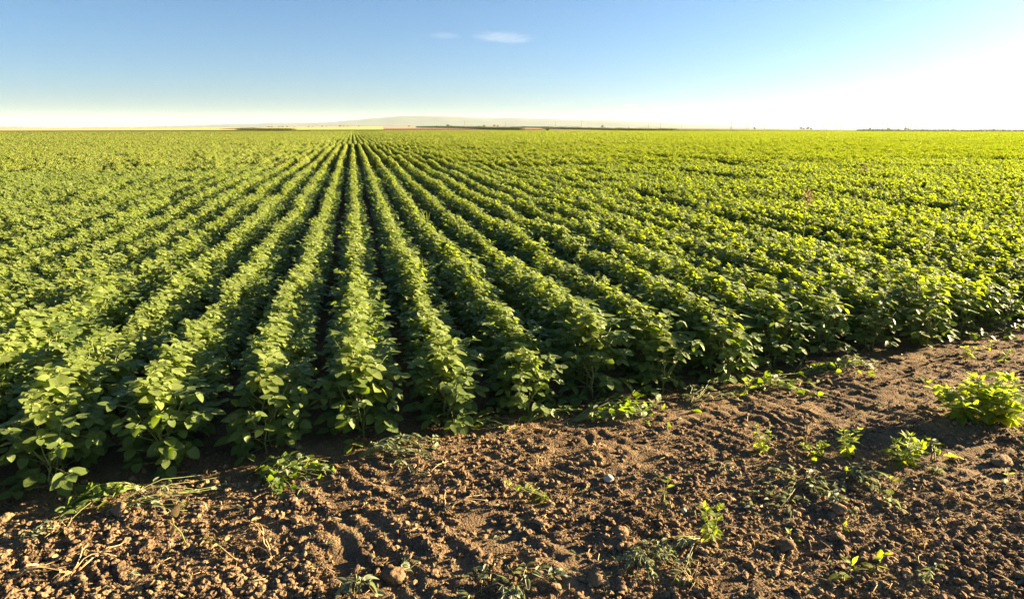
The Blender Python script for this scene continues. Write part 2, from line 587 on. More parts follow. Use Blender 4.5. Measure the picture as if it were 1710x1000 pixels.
def hills():
    nx, ny = 420, 26
    vs, fs = [], []
    px = np.linspace(-900, 1500, nx)
    ys = np.interp(px, HX, HY)
    ys = ys + 1.0 * fbm(px / 38.0, px * 0, 4, 4)
    for j in range(ny):
        s = j / (ny - 1)
        d = 11000 + 5200 * s
        prof = math.sin(min(1, s / 0.62) * math.pi / 2) ** 1.3 if s < 0.62 else 1 - ((s - 0.62) / 0.38) ** 1.5 * 0.7
        for i in range(nx):
            x, y = polar(px[i], d)
            base = -0.0012 * d - 6
            top = (215.0 - ys[i]) / FPX * (11000 + 5200 * 0.62) * 1.0 + 3
            w = 1 + 0.55 * float(0) 
            vs.append((x, y, base + (top - base) * prof))
    V = np.array(vs).reshape(ny, nx, 3)
    sarr = np.linspace(0, 1, ny)[:, None]
    V[:, :, 2] += 34 * fbm(V[:, :, 0] / 900, V[:, :, 1] / 900, 4, 90) * np.sin(np.clip(sarr / 0.62, 0, 1) * math.pi) * np.clip((215 - ys) / 10, 0.1, 1.6)[None, :]
    for j in range(ny - 1):
        for i in range(nx - 1):
            a = j * nx + i
            fs.append((a, a + 1, a + nx + 1, a + nx))
    return mesh_of('hills', V.reshape(-1, 3), fs, [M['hill']])


M['hill'] = plain_mat('wooded_hillside', (0.040, 0.062, 0.045), (0.085, 0.105, 0.070), 0.0016, 0.95)
tag(link('hills', hills()), 'low long blue grey hills on the horizon', None, None, 'structure')

# ------------------------------------------------------------------ soybean leaves and plants
T = [0.10, 0.30, 0.55, 0.80]


def leaflet(L, W, fold, droop, twist, wav, sections=T, narrow=False):
    """one ovate leaflet along +X with a folded midrib and a drooping tip"""
    v, uv, f = [(0, 0, 0)], [(0.0, 0.0)], []
    for t in sections:
        if narrow:
            w = W * math.sin(math.pi * t ** 0.9) ** 1.1
        else:
            w = W * (math.sin(math.pi * t ** 0.72) ** 0.75)
        x = L * t
        z = -droop * L * t * t
        tw = twist * t
        e = w * fold
        for s in (-1, 0, 1):
            yy, zz = s * w, (e if s else 0) + wav * math.sin(5 * t + s * 2) * abs(s) * L
            v.append((x, yy * math.cos(tw) - zz * math.sin(tw), z + yy * math.sin(tw) + zz * math.cos(tw)))
            uv.append((t, s * w / W))
    v.append((L, 0, -droop * L))
    uv.append((1.0, 0.0))
    n = len(sections)
    f += [(0, 2, 1), (0, 3, 2)]
    for k in range(n - 1):
        a, b = 1 + 3 * k, 4 + 3 * k
        f += [(a, a + 1, b + 1, b), (a + 1, a + 2, b + 2, b + 1)]
    a = 1 + 3 * (n - 1)
    f += [(a, a + 1, len(v) - 1), (a + 1, a + 2, len(v) - 1)]
    return v, [q[::-1] if len(q) == 3 and q[0] == 0 else q for q in f], uv


def rot(yaw=0, pitch=0, roll=0):
    """turn +X: roll about itself, dip by pitch (down is positive), then yaw"""
    return Matrix.Rotation(yaw, 4, 'Z') @ Matrix.Rotation(pitch, 4, 'Y') @ Matrix.Rotation(roll, 4, 'X')


def trifoliate(r, kind, low=False):
    """petiole + three leaflets as one mesh; unit: about a full-grown leaf with 8 cm leaflets"""
    mb = MB()
    up = {'top': R(52), 'mid': R(32), 'low': R(12)}[kind] + r.uniform(-.2, .2)
    pl = {'top': 0.045, 'mid': 0.090, 'low': 0.125}[kind] * r.uniform(0.75, 1.25)
    bend = r.uniform(-0.25, 0.1)
    pts = [Vector((0, 0, 0))]
    a = up
    for k in range(3):
        pts.append(pts[-1] + Vector((math.cos(a), r.uniform(-.08, .08), math.sin(a))) * pl / 3)
        a += bend / 2
    if not low:
        mb.tube(pts, [0.0024, 0.002, 0.0017, 0.0013], 4, 1)
    tip = pts[-1]
    dr = {'top': (-0.5, 0.35), 'mid': (-0.3, 0.45), 'low': (-0.15, 0.6)}[kind]
    secs = T if not low else [0.45]
    for k, (yw, off) in enumerate(((0, 0.022), (R(72), 0.003), (-R(72), 0.003))):
        yw += r.uniform(-.3, .3)
        L = 0.066 * r.uniform(0.78, 1.22) * (1.08 if k == 0 else 1.0)
        W = L * r.uniform(0.32, 0.40)
        v, f, uv = leaflet(L, W, r.uniform(0.0, 0.26), r.uniform(0.0, 0.25), r.uniform(-.35, .35), r.uniform(-0.02, 0.02), secs)
        base = tip + Vector((math.cos(a), 0, math.sin(a))) * off
        mt = Matrix.Translation(base) @ rot(yw, r.uniform(*dr), r.uniform(-.4, .4))
        mb.add(v, f, 0, uv, mt)
        if k == 0 and not low:
            mb.tube([tip, base], 0.0012, 3, 1)
    return mb


LEAVES, LEAF_MESH = [], []
rl = random.Random(5)
for kind, n, mk in (('top', 6, 'young_lit'), ('mid', 10, 'leaf'), ('low', 8, 'leaf')):
    for k in range(n):
        mb = trifoliate(rl, kind)
        LEAVES.append((kind, mb))
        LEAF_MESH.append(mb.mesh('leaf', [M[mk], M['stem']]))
KIND_IDX = {k: [i for i, (q, _) in enumerate(LEAVES) if q == k] for k in ('top', 'mid', 'low')}


LIGHT = Vector((math.sin(R(106)) * math.cos(R(46)), math.cos(R(106)) * math.cos(R(46)), math.sin(R(46))))


OPEN_SKY = Vector((math.sin(R(150)) * math.cos(R(62)), math.cos(R(150)) * math.cos(R(62)), math.sin(R(62))))   # lower leaves look up past the row end


def plan_plant(r, hgt=0.58):
    """the layout of one soybean plant: stem points and a list of (leaf variety, matrix)"""
    lean = r.uniform(-.05, .05), r.uniform(-.10, .10)
    n = 14
    pts = [Vector((0, 0, -0.03))]
    for i in range(1, n + 1):
        t = i / n
        pts.append(Vector((lean[0] * t * hgt + 0.008 * math.sin(i * 2.1), lean[1] * t * hgt + 0.008 * math.cos(i * 1.7), hgt * 0.93 * t)))
    az0 = r.uniform(-.6, .6)
    leaves = []
    for i in range(1, n + 1):
        t = i / n
        az = az0 + math.pi * (i % 2) + r.uniform(-.85, .85)
        kind = 'low' if t < 0.42 else ('mid' if t < 0.70 else 'top')
        s = {'low': 0.98, 'mid': 0.98, 'top': 0.94}[kind] * r.uniform(0.8, 1.12) * (1 - 0.42 * max(0, (t - 0.78) / 0.22))
        leaves.append((r.choice(KIND_IDX[kind]), Matrix.Translation(pts[i]) @ Matrix.Rotation(az, 4, 'Z') @ Matrix.Scale(s, 4)))
    for k in range(4):                                          # low leaves round the foot
        i = r.randint(1, 4)
        leaves.append((r.choice(KIND_IDX['low']), Matrix.Translation(pts[i]) @ Matrix.Rotation(r.uniform(0, 6.3), 4, 'Z') @ Matrix.Scale(r.uniform(.7, 1.0), 4)))
    for k in range(9):                                          # the dense roof of the canopy
        i = r.randint(8, n - 1)
        kind = 'mid' if i < 11 else 'top'
        leaves.append((r.choice(KIND_IDX[kind]), Matrix.Translation(pts[i]) @ Matrix.Rotation(r.uniform(0, 6.3), 4, 'Z') @ Matrix.Scale(r.uniform(.75, 1.0), 4)))
    for k in range(3):                                          # young leaves round the tip
        leaves.append((r.choice(KIND_IDX['top']), Matrix.Translation(pts[-1]) @ Matrix.Rotation(r.uniform(0, 6.3), 4, 'Z') @ Matrix.Rotation(-0.3, 4, 'Y') @ Matrix.Scale(r.uniform(.45, .7), 4)))
    branches = []
    for b in range(3):                                          # side branches reach out across the row
        i = r.randint(2, 4)
        az = (math.pi * b) + r.uniform(-1.0, 1.0)
        q0 = pts[i]
        q = [q0]
        for k in range(1, 5):
            q.append(q0 + Vector((math.cos(az) * 0.028 * k, math.sin(az) * 0.028 * k, 0.052 * k + 0.003 * k * k)))
        branches.append(q)
        for k in (2, 3, 4):
            kind = 'mid' if k > 3 else 'low'
            leaves.append((r.choice(KIND_IDX[kind]), Matrix.Translation(q[k]) @ Matrix.Rotation(az + r.uniform(-1.2, 1.2), 4, 'Z') @ Matrix.Scale(r.uniform(.65, .9), 4)))
    leaves = [(li, to_sun(mt, r.uniform(0, .85)) if LEAVES[li][0] == 'top' else to_sun(mt, r.uniform(.1, .75), OPEN_SKY)) for li, mt in leaves]
    return pts, branches, leaves


def to_sun(mt, k, want=None):
    """bean leaves turn their faces toward the light: tilt a leaf about its foot by the share k"""
    z = (mt.to_3x3() @ Vector((0, 0, 1))).normalized()
    q = z.rotation_difference(want or LIGHT)
    q = Quaternion().slerp(q, k)
    loc = mt.to_translation()
    return Matrix.Translation(loc) @ q.to_matrix().to_4x4() @ Matrix.Translation(-loc) @ mt


NPLANT = 16
rp = random.Random(21)
PLANS = [plan_plant(rp, rp.uniform(0.46, 0.53)) for _ in range(NPLANT)]


def stem_mb(plan):
    pts, br, _ = plan
    mb = MB()
    mb.tube(pts[::2] if len(pts) % 2 else pts, [0.0042 * (1 - 0.6 * i / 6) for i in range(len(pts[::2]))], 5)
    for q in br:
        mb.tube(q[::2], [0.003, 0.0024, 0.0016], 4)
    return mb


STEM_MESH = [stem_mb(p).mesh('stem', [M['stem']]) for p in PLANS]


def joined_plant(plan, k):
    mb = MB()
    s = stem_mb(plan)
    mb.add(s.v, s.f, 1)
    for li, mt in plan[2]:
        kind, lb = LEAVES[li]
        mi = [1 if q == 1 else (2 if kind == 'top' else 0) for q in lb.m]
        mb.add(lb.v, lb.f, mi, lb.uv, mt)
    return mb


JOINED = [joined_plant(p, k).mesh('soybean_source', [M['leaf'], M['stem'], M['young_lit']]) for k, p in enumerate(PLANS)]


def low_block(r, lx, ly, per_m, nrow, size, seed, tip=0.88):
    """a far stretch of rows: loose leaf clumps filling the rows' rounded section, rows along Y"""
    mb = MB()
    for row in range(nrow):
        cx = (row - (nrow - 1) / 2) * ROW
        for k in range(int(per_m * ly)):
            y = r.uniform(-ly / 2, ly / 2)
            u = r.gauss(0, 0.40)
            u = max(-1.0, min(1.0, u))
            top = 0.54 * (1 - 0.66 * abs(u) ** 1.4) + 0.06 * math.sin(y * 3.1 + row * 2 + seed) + r.uniform(-.05, .05)
            z = top * (1 - abs(r.gauss(0, 0.16)))
            z = max(0.08, z)
            x = cx + u * 0.20
            L = size * r.uniform(0.8, 1.3)
            mt = to_sun(Matrix.Translation((x, y, z)) @ rot(r.uniform(0, 6.3), r.uniform(-.6, .8), r.uniform(-.6, .6)), r.uniform(.2, .9))
            v, f, uv = leaflet(L, L * .34, r.uniform(.05, .4), r.uniform(0, .3), 0, 0, [0.45])
            mb.add(v, f, 1 if z > top * tip else 0, uv, mt)  # clumps near the top take the paler material with sunlight painted in
    return mb.mesh('soybean_source', [M['leaf'], M['young_lit']])


# ------------------------------------------------------------------ the crop: rows of soybeans
ROW = 0.545
ROW0 = -0.05
HALF = R(45.0)


def row_jit(k):
    return float(noise2(np.array([k * 0.77]), np.array([3.3]), 12)[0])


def plants_in_rows(d0, d1, step, kmin, kmax):
    out = []
    return out


cand = []
r = random.Random(99)
for k in range(-60, 110):
    xr = ROW0 + ROW * k
    y0 = float(front(xr)) + r.uniform(-.06, .10)
    y = y0
    while y < 27:
        D = math.hypot(xr, y)
        az = math.atan2(xr, y) - YAW
        if abs(az) < HALF or D < 5.5:
            cand.append((k, xr, y, y - y0 < 0.12, D))
        y += 0.078 * r.uniform(0.7, 1.35)


def crop_scale(x, y):
    """gaps and weaker stretches of the stand"""
    s = 1.0 + 0.30 * noise2(np.array([x * 1.3 + 40]), np.array([y * 0.55]), 31)[0] + 0.16 * noise2(np.array([x * 0.25]), np.array([y * 0.18]), 37)[0]
    return float(s)


def weak_rows(x, y):
    """worn tramlines on the right, where the rows stand low"""
    for x0, w, ya, yb in ((15.6, 0.8, 14, 40), (21.8, 0.7, 30, 70), (30.5, 0.9, 20, 90), (6.6, 0.35, 12, 21), (11.5, 0.4, 18, 30)):
        if abs(x - x0 - 0.02 * (y - ya)) < w / 2 and ya < y < yb:
            return 0.42
    return 1.0


def view_px(x, y, z):
    X = x * math.cos(YAW) - y * math.sin(YAW)
    D = x * math.sin(YAW) + y * math.cos(YAW)
    up = z - CAM_H
    Zc = D * math.cos(PITCH) - up * math.sin(PITCH)
    v = D * math.sin(PITCH) + up * math.cos(PITCH)
    return 855 + FPX * X / Zc, 500 - FPX * v / Zc, Zc


inview = []
for c in cand:
    px, py, Zc = view_px(c[1], c[2], 0.35)
    if -40 < px < 1750 and py < 1010:
        inview.append((Zc, c))
inview.sort(key=lambda q: q[0])
NEAR = [c for _, c in inview[:300]]
near_set = set(NEAR)
rest = [c for c in cand if c not in near_set]

ORD = ('first second third fourth fifth sixth seventh eighth ninth tenth eleventh twelfth thirteenth fourteenth fifteenth sixteenth seventeenth '
       'eighteenth nineteenth twentieth twenty-first twenty-second twenty-third twenty-fourth twenty-fifth twenty-sixth twenty-seventh twenty-eighth').split()
first_of = {}
for c in NEAR:
    if c[3] and (c[0] not in first_of or c[2] < first_of[c[0]][2]):
        first_of[c[0]] = c
order = {k: i for i, k in enumerate(sorted({c[0] for c in NEAR}))}
rr_ = random.Random(3)
for (k, x, y, is_end, D) in NEAR:
    pi = rr_.randrange(NPLANT)
    s = crop_scale(x, y) * rr_.uniform(0.90, 1.08)
    nth = ORD[order[k]]
    is_end = k in first_of and first_of[k] == (k, x, y, is_end, D)
    if is_end:
        lb = 'soybean plant ending the %s crop row from the left, beside the bare soil' % nth
    else:
        lb = 'green soybean plant just behind the near end of the %s crop row from the left' % nth
    x += rr_.gauss(0, 0.012)
    p = empty('soybean_plant', (x, y, soil_z(x, y)), lb, 'soybean plant', 'soybean plants at row ends' if is_end else 'soybean plants inside the %s row from the left' % nth, rr_.uniform(-.45, .45))
    wide = 1.12 if y < float(front(x)) + 0.30 else 1.0             # the row ends bush out
    p.scale = (s * wide, s * wide, s)
    if is_end:
        p.rotation_euler[0] = rr_.uniform(-.06, .12) * (1 if math.cos(p.rotation_euler[2]) > 0 else -1)
    link('stem', STEM_MESH[pi], p)
    for li, mt in PLANS[pi][2]:
        o = bpy.data.objects.new('leaf', LEAF_MESH[li])
        COL.objects.link(o)
        o.parent = p
        o.matrix_local = mt @ Matrix.Rotation(rr_.uniform(-.25, .25), 4, 'Z')

pts, rots, scl, idx = [], [], [], []
for (k, x, y, e, D) in rest:
    s = crop_scale(x, y) * weak_rows(x, y) * rr_.uniform(0.90, 1.08)
    z = soil_z(x, y) if D < 7 else -0.03
    pts.append((x + rr_.gauss(0, .012), y, z))
    rots.append((rr_.gauss(0, .06), rr_.gauss(0, .06), rr_.uniform(-.45, .45)))
    scl.append((s, s, s))
    idx.append(rr_.randrange(NPLANT))

# farther stretches: half-metre pieces of a row, then wider blocks of rows
rb = random.Random(17)
SRC = list(JOINED)
n1 = len(SRC)
SRC += [low_block(rb, 0, 0.6, 520, 1, 0.080, q * 1.7, 0.84) for q in range(8)]
n2 = len(SRC)
SRC += [low_block(rb, 0, 2.2, 150, 2, 0.14, q * 1.3, 0.78) for q in range(8)]
n3 = len(SRC)
SRC += [low_block(rb, 0, 6.0, 34, 8, 0.28, q * 1.1, 0.70) for q in range(8)]


def fill(d0, d1, dx, dy, i0, n, x_snap):
    kx0, kx1 = int(-d1 * 1.0 / dx) - 2, int(d1 * 1.15 / dx) + 2
    xs = ROW0 + x_snap + dx * np.arange(kx0, kx1)
    ys = np.arange(4, d1 + 4, dy)
    X, Y = np.meshgrid(xs, ys)
    X, Y = X.ravel(), Y.ravel()
    az = np.arctan2(X, Y) - YAW
    Dv = X * math.sin(YAW) + Y * math.cos(YAW)
    end = np.where(np.abs(X) > -1, 395.0, 0)
    end = 335 + 85 * sstep(2, 25, np.degrees(az))
    ok = (np.abs(az) < HALF) & (Y >= d0) & (Y < d1) & (Dv < end) & (Y > front(X))
    X, Y = X[ok], Y[ok]
    Z = land(X, Y) - 0.03
    for x, y, z in zip(X, Y, Z):
        s = 1.0 + 0.20 * rb.uniform(-1, 1)
        h = (1.0 + 0.28 * float(noise2(np.array([x * 1.3]), np.array([y * 0.35]), 31)[0])) if dx < 3 else 1.0
        h *= weak_rows(x, y)
        pts.append((x, y, float(z)))
        flip = 0.0
        rots.append((0, 0, flip))
        scl.append((0.95 + 0.15 * rb.random(), 1, h * (0.9 + 0.2 * rb.random())))
        idx.append(i0 + rb.randrange(n))


fill(27, 66, ROW, 0.55, n1, 8, 0.0)
fill(66, 165, 2 * ROW, 2.0, n2, 8, 0.0)
fill(165, 470, 8 * ROW, 5.6, n3, 8, 0.0)
crop = scatter('soybean_crop', pts, rots, scl, idx, SRC, 'stuff', 'rows of leafy green soybeans running to the horizon')
print('CROP', len(pts), 'near', len(NEAR))
#@@MORE
# ------------------------------------------------------------------ clods and crumbs of the bare strip
def clod(r, sub, flat, rough):
    import bmesh
    bm = bmesh.new()
    bmesh.ops.create_icosphere(bm, subdivisions=sub, radius=1.0)
    sx, sy, sz = r.uniform(.8, 1.25), r.uniform(.65, 1.0), r.uniform(.5, .8) * flat
    o = r.uniform(0, 99)
    co = np.array([v.co[:] for v in bm.verts])
    n = 1 + rough * (fbm(co[:, 0] * 1.4 + o, co[:, 1] * 1.4 + co[:, 2] * 2.3, 3, 3) + noise2(co[:, 2] * 3 + o, co[:, 0] * 3 - co[:, 1] * 2.2, 8))
    for v, q in zip(bm.verts, n):
        v.co = (v.co.x * q * sx, v.co.y * q * sy, v.co.z * q * sz)
    me = bpy.data.meshes.new('soil_clod')
    bm.to_mesh(me)
    bm.free()
    me.materials.append(M['clod'])
    me.polygons.foreach_set('use_smooth', np.ones(len(me.polygons), bool) if sub > 2 else np.zeros(len(me.polygons), bool))
    return me


rc = random.Random(8)
CRUMB = [clod(rc, 1, 1.0, 0.7) for _ in range(8)] + [clod(rc, 2, 1.0, 0.65) for _ in range(6)]
BIG = [clod(rc, 3, 1.0, 0.55) for _ in range(10)]


def bare_at(n, seed):
    g = np.random.default_rng(seed)
    # denser close to the camera, where single crumbs can be seen
    px = g.uniform(-60, 1780, n)
    py = 1040 - 560 * g.uniform(0, 1, n) ** 1.25
    P = np.array([at(a, b) for a, b in zip(px, py)])
    ok = P[:, 1] < front(P[:, 0]) + 0.25 * g.uniform(-1, 1, n)
    return P[ok], g


P, g_ = bare_at(125000, 5)
den = noise2(P[:, 0] * 2.1, P[:, 1] * 2.1, 55) + 0.6 * noise2(P[:, 0] * 6, P[:, 1] * 6, 56)
P = P[den > -0.14 + 0.35 * g_.uniform(-1, 1, len(P))]
n = len(P)
size = 0.0026 + 0.0034 * g_.pareto(2.3, n)
size = np.minimum(size, 0.020)
Z = soil_h(P[:, 0], P[:, 1])
scatter('soil_crumbs', np.stack([P[:, 0], P[:, 1], Z + size * 0.25], 1), np.stack([g_.uniform(-.5, .5, n), g_.uniform(-.5, .5, n), g_.uniform(0, 6.3, n)], 1),
        np.stack([size] * 3, 1), np.where(size < 0.011, g_.integers(0, 8, n), g_.integers(8, 14, n)), CRUMB, 'stuff', 'loose brown crumbs of dry soil on the bare strip')

P, g_ = bare_at(520, 77)
k = 0
for (x, y) in P:
    if k >= 130:
        break
    px, py, _ = view_px(x, y, 0)
    if not (0 < px < 1710 and 600 < py < 1000) or y > front(x) - 0.12:
        continue
    s = min(0.050, 0.014 + 0.008 * g_.pareto(3.0))
    o = link('soil_clod', BIG[k % len(BIG)], None, (x, y, soil_z(x, y) + s * 0.22))
    o.rotation_euler = (g_.uniform(-.4, .4), g_.uniform(-.4, .4), g_.uniform(0, 6.3))
    o.scale = (s, s, s)
    tag(o, 'rounded brown clod of dry earth lying loose on the bare soil', 'clod', 'larger clods on the bare soil')
    k += 1


def set_stone(px, py, s, label, me, name='stone', sc=(1, 1, 1), cat='stone'):
    x, y = at(px, py)
    o = link(name, me, None, (x, y, soil_z(x, y) + s * 0.3))
    o.scale = (s * sc[0], s * sc[1], s * sc[2])
    o.rotation_euler = (0.15, -0.1, px * 0.7)
    return tag(o, label, cat)


ws = clod(rc, 3, 0.9, 0.35)
ws.materials.clear()
ws.materials.append(M['stone'])
set_stone(1017, 805, 0.032, 'pale whitish stone lying on the open soil right of the bent weed', ws)
set_stone(1142, 856, 0.016, 'small pale grey pebble just left of the upright lit weed', ws)
set_stone(997, 976, 0.052, 'large round clod near the lower edge between two wilted weed heaps', BIG[2], 'soil_clod', cat='clod')
set_stone(1310, 918, 0.045, 'biggest clod by the small leafy seedlings at lower right', BIG[4], 'soil_clod', cat='clod')
set_stone(1036, 897, 0.042, 'broad clod in the middle of the soil, left of the upright lit weed', BIG[5], 'soil_clod', cat='clod')
set_stone(1415, 606, 0.085, 'flat wide clod at the crop edge on the right', BIG[7], 'soil_clod', (1.2, .7, .45), 'clod')
set_stone(1670, 775, 0.060, 'flat clod at the right end below the big green weed', BIG[1], 'soil_clod', (1.2, .8, .6), 'clod')

# ------------------------------------------------------------------ weeds and wilted plants on the soil
rw = random.Random(31)


def simple_leaf(L, W, droop, fold, mat, petiole=0.12, narrow=True):
    mb = MB()
    v, f, uv = leaflet(L, W, fold, droop, rw.uniform(-.5, .5), rw.uniform(-.03, .03), [0.1, 0.25, 0.45, 0.65, 0.85], narrow)
    mb.add(v, f, 0, uv, Matrix.Translation((L * petiole, 0, 0)))
    mb.tube([(0, 0, 0), (L * petiole * 1.1, 0, 0)], [0.0016, 0.0011], 4, 1)
    return mb.mesh('leaf', [mat, M['weed_stem']])


WEED_LEAF = [simple_leaf(0.1, rw.uniform(.017, .026), rw.uniform(.05, .35), rw.uniform(.1, .4), M['weed']) for _ in range(8)]
BROAD_LEAF = [simple_leaf(0.1, rw.uniform(.027, .034), rw.uniform(.05, .4), rw.uniform(.1, .3), M['weed'], narrow=False) for _ in range(6)]
WILT_LEAF = [simple_leaf(0.1, rw.uniform(.018, .030), rw.uniform(.2, .8), rw.uniform(.4, 1.2), M['wilt'], narrow=False) for _ in range(8)]
DRY_LEAF = [simple_leaf(0.1, rw.uniform(.016, .026), rw.uniform(.2, .7), rw.uniform(.6, 1.3), M['dry'], narrow=False) for _ in range(5)]
BEAN_SIMPLE = [simple_leaf(0.1, rw.uniform(.030, .037), rw.uniform(.1, .5), rw.uniform(.05, .4), M['leaf'], narrow=False) for _ in range(6)]


def put_leaf(parent, me, loc, yaw, pitch, roll, s):
    o = bpy.data.objects.new('leaf', me)
    COL.objects.link(o)
    o.parent = parent
    o.matrix_local = Matrix.Translation(loc) @ rot(yaw, pitch, roll) @ Matrix.Scale(s, 4)
    return o


def weed(name, px, py, h, label, stems=1, spread=0.25, leaves=9, size=0.6, bank=None, cat='weed', group=None, lean=None, mat=None, tuft=0.3):
    """an upright weed: stems with alternate lanceolate leaves and a tuft of small ones at each tip"""
    bank = bank or WEED_LEAF
    x, y = at(px, py)
    root = empty(name, (x, y, soil_z(x, y) - 0.004), label, cat, group)
    for s in range(stems):
        a = rw.uniform(0, 6.28)
        k = spread * (rw.uniform(0.4, 1) if stems > 1 else 1)
        dx, dy = math.cos(a) * k, math.sin(a) * k
        if lean:
            dx, dy = dx * .6 + lean[0], dy * .6 + lean[1]
        hh = h * rw.uniform(.65, 1.05) if stems > 1 else h
        pts = []
        for i in range(6):
            t = i / 5
            pts.append(Vector((dx * hh * t ** 1.1 + .004 * math.sin(i * 2 + s), dy * hh * t ** 1.1 + .004 * math.cos(i * 3 + s), hh * (t - 0.25 * (dx * dx + dy * dy) * t * t))))
        mb = MB()
        mb.tube(pts, [0.0032 - 0.0004 * i for i in range(6)], 5)
        link('stem', mb.mesh('stem', [mat or M['weed_stem']]), root)
        az = rw.uniform(0, 6.28)
        for i in range(leaves):
            t = 0.18 + 0.8 * i / max(1, leaves - 1)
            j = min(4, int(t * 5))
            q = pts[j].lerp(pts[j + 1], t * 5 - j)
            az += 2.4 + rw.uniform(-.4, .4)
            put_leaf(root, rw.choice(bank), q, az, -rw.uniform(.1, .7) if t > .5 else -rw.uniform(-.3, .45), rw.uniform(-.3, .3), size * rw.uniform(.75, 1.2) * (1.05 - 0.55 * max(0, t - .55)))
        for i in range(3):
            put_leaf(root, rw.choice(bank), pts[-1], az + 2.1 * i, -rw.uniform(.5, 1.1), 0, size * rw.uniform(.35, .6))
    return root


def sprawl(name, px, py, label, stems, length, heading, fan, leaves, size, bank, cat, mat, thick=0.003, lift=0.03, group=None, roots=0):
    """a pulled or trailing plant: stems lying over the soil with hanging leaves"""
    x, y = at(px, py)
    z0 = soil_z(x, y)
    root = empty(name, (x, y, z0), label, cat, group)
    for s in range(stems):
        a = heading + rw.uniform(-fan, fan)
        L = length * rw.uniform(.5, 1.05)
        pts, qx, qy = [], rw.uniform(-.02, .02), rw.uniform(-.02, .02)
        arch = lift * rw.uniform(.4, 1.4)
        for i in range(7):
            t = i / 6
            pts.append(Vector((qx, qy, soil_z(x + qx, y + qy) - z0 + 0.006 + arch * math.sin(math.pi * min(1, t * 1.05)))))
            a += rw.uniform(-.28, .28)
            qx += math.cos(a) * L / 6
            qy += math.sin(a) * L / 6
        mb = MB()
        mb.tube(pts, [thick * (1 - 0.1 * i) for i in range(7)], 4)
        link('stem', mb.mesh('stem', [mat]), root)
        for i in range(leaves):
            t = rw.uniform(.2, 1.0)
            j = min(5, int(t * 6))
            q = pts[j].lerp(pts[j + 1], t * 6 - j)
            put_leaf(root, rw.choice(bank), q + Vector((0, 0, .004)), a + rw.uniform(-1.5, 1.5), rw.uniform(-.5, .35), rw.uniform(-1.0, 1.0), size * rw.uniform(.6, 1.2))
    if roots:
        mb = MB()
        for i in range(roots):
            a = heading + math.pi + rw.uniform(-1.0, 1.0)
            L = rw.uniform(.03, .09)
            p = [Vector((0, 0, .008)), Vector((math.cos(a) * L * .5, math.sin(a) * L * .5, .008 + rw.uniform(0, .03))), Vector((math.cos(a + .4) * L, math.sin(a + .4) * L, .004 + rw.uniform(-.002, .03)))]
            mb.tube(p, [.0022, .0014, .0006], 3)
        link('root', mb.mesh('root', [M['straw']]), root)
    return root


def to_dir(px0, py0, px1, py1):
    a, b = at(px0, py0), at(px1, py1)
    return math.atan2(b[1] - a[1], b[0] - a[0]), math.hypot(b[0] - a[0], b[1] - a[1])


# upright weeds, from the left of the soil to the right
weed('weed', 920, 838, 0.16, 'pale-leaved little weed bent over to the left in the middle of the bare soil', 3, .5, 8, .42, None, lean=(-1.1, .25))
weed('weed', 1106, 845, 0.15, 'thin single-stemmed little weed standing between the pale stone and the upright lit weed', 1, .15, 6, .40, BROAD_LEAF)
weed('weed', 1186, 912, 0.22, 'bright lit upright weed with wilted stems trailing at its foot', 4, .35, 9, .42, BROAD_LEAF)
weed('weed', 1272, 758, 0.16, 'small bushy reddish-stemmed weed left of the row of three weeds', 5, .5, 8, .34, BROAD_LEAF)
weed('weed', 1360, 765, 0.13, 'low spreading weed with a dry straw-coloured leaf at its left side', 4, .9, 8, .42, BROAD_LEAF)
weed('weed', 1412, 765, 0.19, 'upright leafy weed between the low spreading weed and the broad-leaved weed', 4, .45, 9, .44, BROAD_LEAF)
weed('weed', 1505, 776, 0.17, 'broad-leaved weed clump with long drooping leaves below the big green weed', 8, .85, 8, .70)
sprawl('weed', 1555, 775, 'trailing green weed stem with leaf tuft creeping right from the broad-leaved clump', 4, .34, to_dir(1555, 775, 1620, 748)[0], .5, 7, .55, WEED_LEAF, 'weed', M['weed_stem'], .003, .06)
weed('weed', 1604, 706, 0.26, 'left half of the big bright green weed at the right end of the soil', 17, 1.1, 9, .82, BROAD_LEAF)
weed('weed', 1672, 712, 0.29, 'tallest big bright green weed at the right end of the soil', 20, .85, 10, .90, BROAD_LEAF)
weed('weed', 1618, 594, 0.12, 'small yellow-green weed sprout on the bare strip just in front of the last rows', 3, .7, 6, .50, BROAD_LEAF)
weed('weed', 1649, 584, 0.08, 'tiny single green sprout right of the small yellow-green sprout', 1, .3, 4, .45, BROAD_LEAF)
weed('weed', 1676, 604, 0.11, 'small green sprout at the right end behind the big green weed', 2, .4, 5, .5, BROAD_LEAF)
weed('weed', 1246, 658, 0.16, 'pale upright weed standing alone at the crop edge', 2, .25, 6, .62)
weed('weed', 1492, 828, 0.11, 'three-leaved bright seedling in the wilted cuttings', 1, .3, 4, .62, BROAD_LEAF)
weed('weed', 1413, 803, 0.06, 'single upright green leaf sprouting above the grey wilted cuttings', 1, .15, 2, .45, BROAD_LEAF)
weed('seedling', 1404, 974, 0.10, 'low green seedling with two long leaves at the lower right', 1, .3, 4, .75, cat='seedling')
weed('seedling', 1461, 957, 0.10, 'upright yellow-green seedling next to the two-leaved seedling', 1, .2, 5, .5, cat='seedling')
weed('seedling', 1319, 902, 0.06, 'tiny bright seedling beside the biggest clod at lower right', 1, .2, 3, .35, cat='seedling')
weed('seedling', 1402, 892, 0.035, 'tiny flat seedling above the low two-leaved seedling', 1, .8, 4, .35, cat='seedling')
weed('seedling', 670, 778, 0.035, 'tiny green seedling on the soil below the crop centre', 1, .5, 4, .30, cat='seedling')
weed('seedling', 1675, 832, 0.12, 'thin green seedling at the right rim of the soil', 1, .5, 3, .6, cat='seedling')

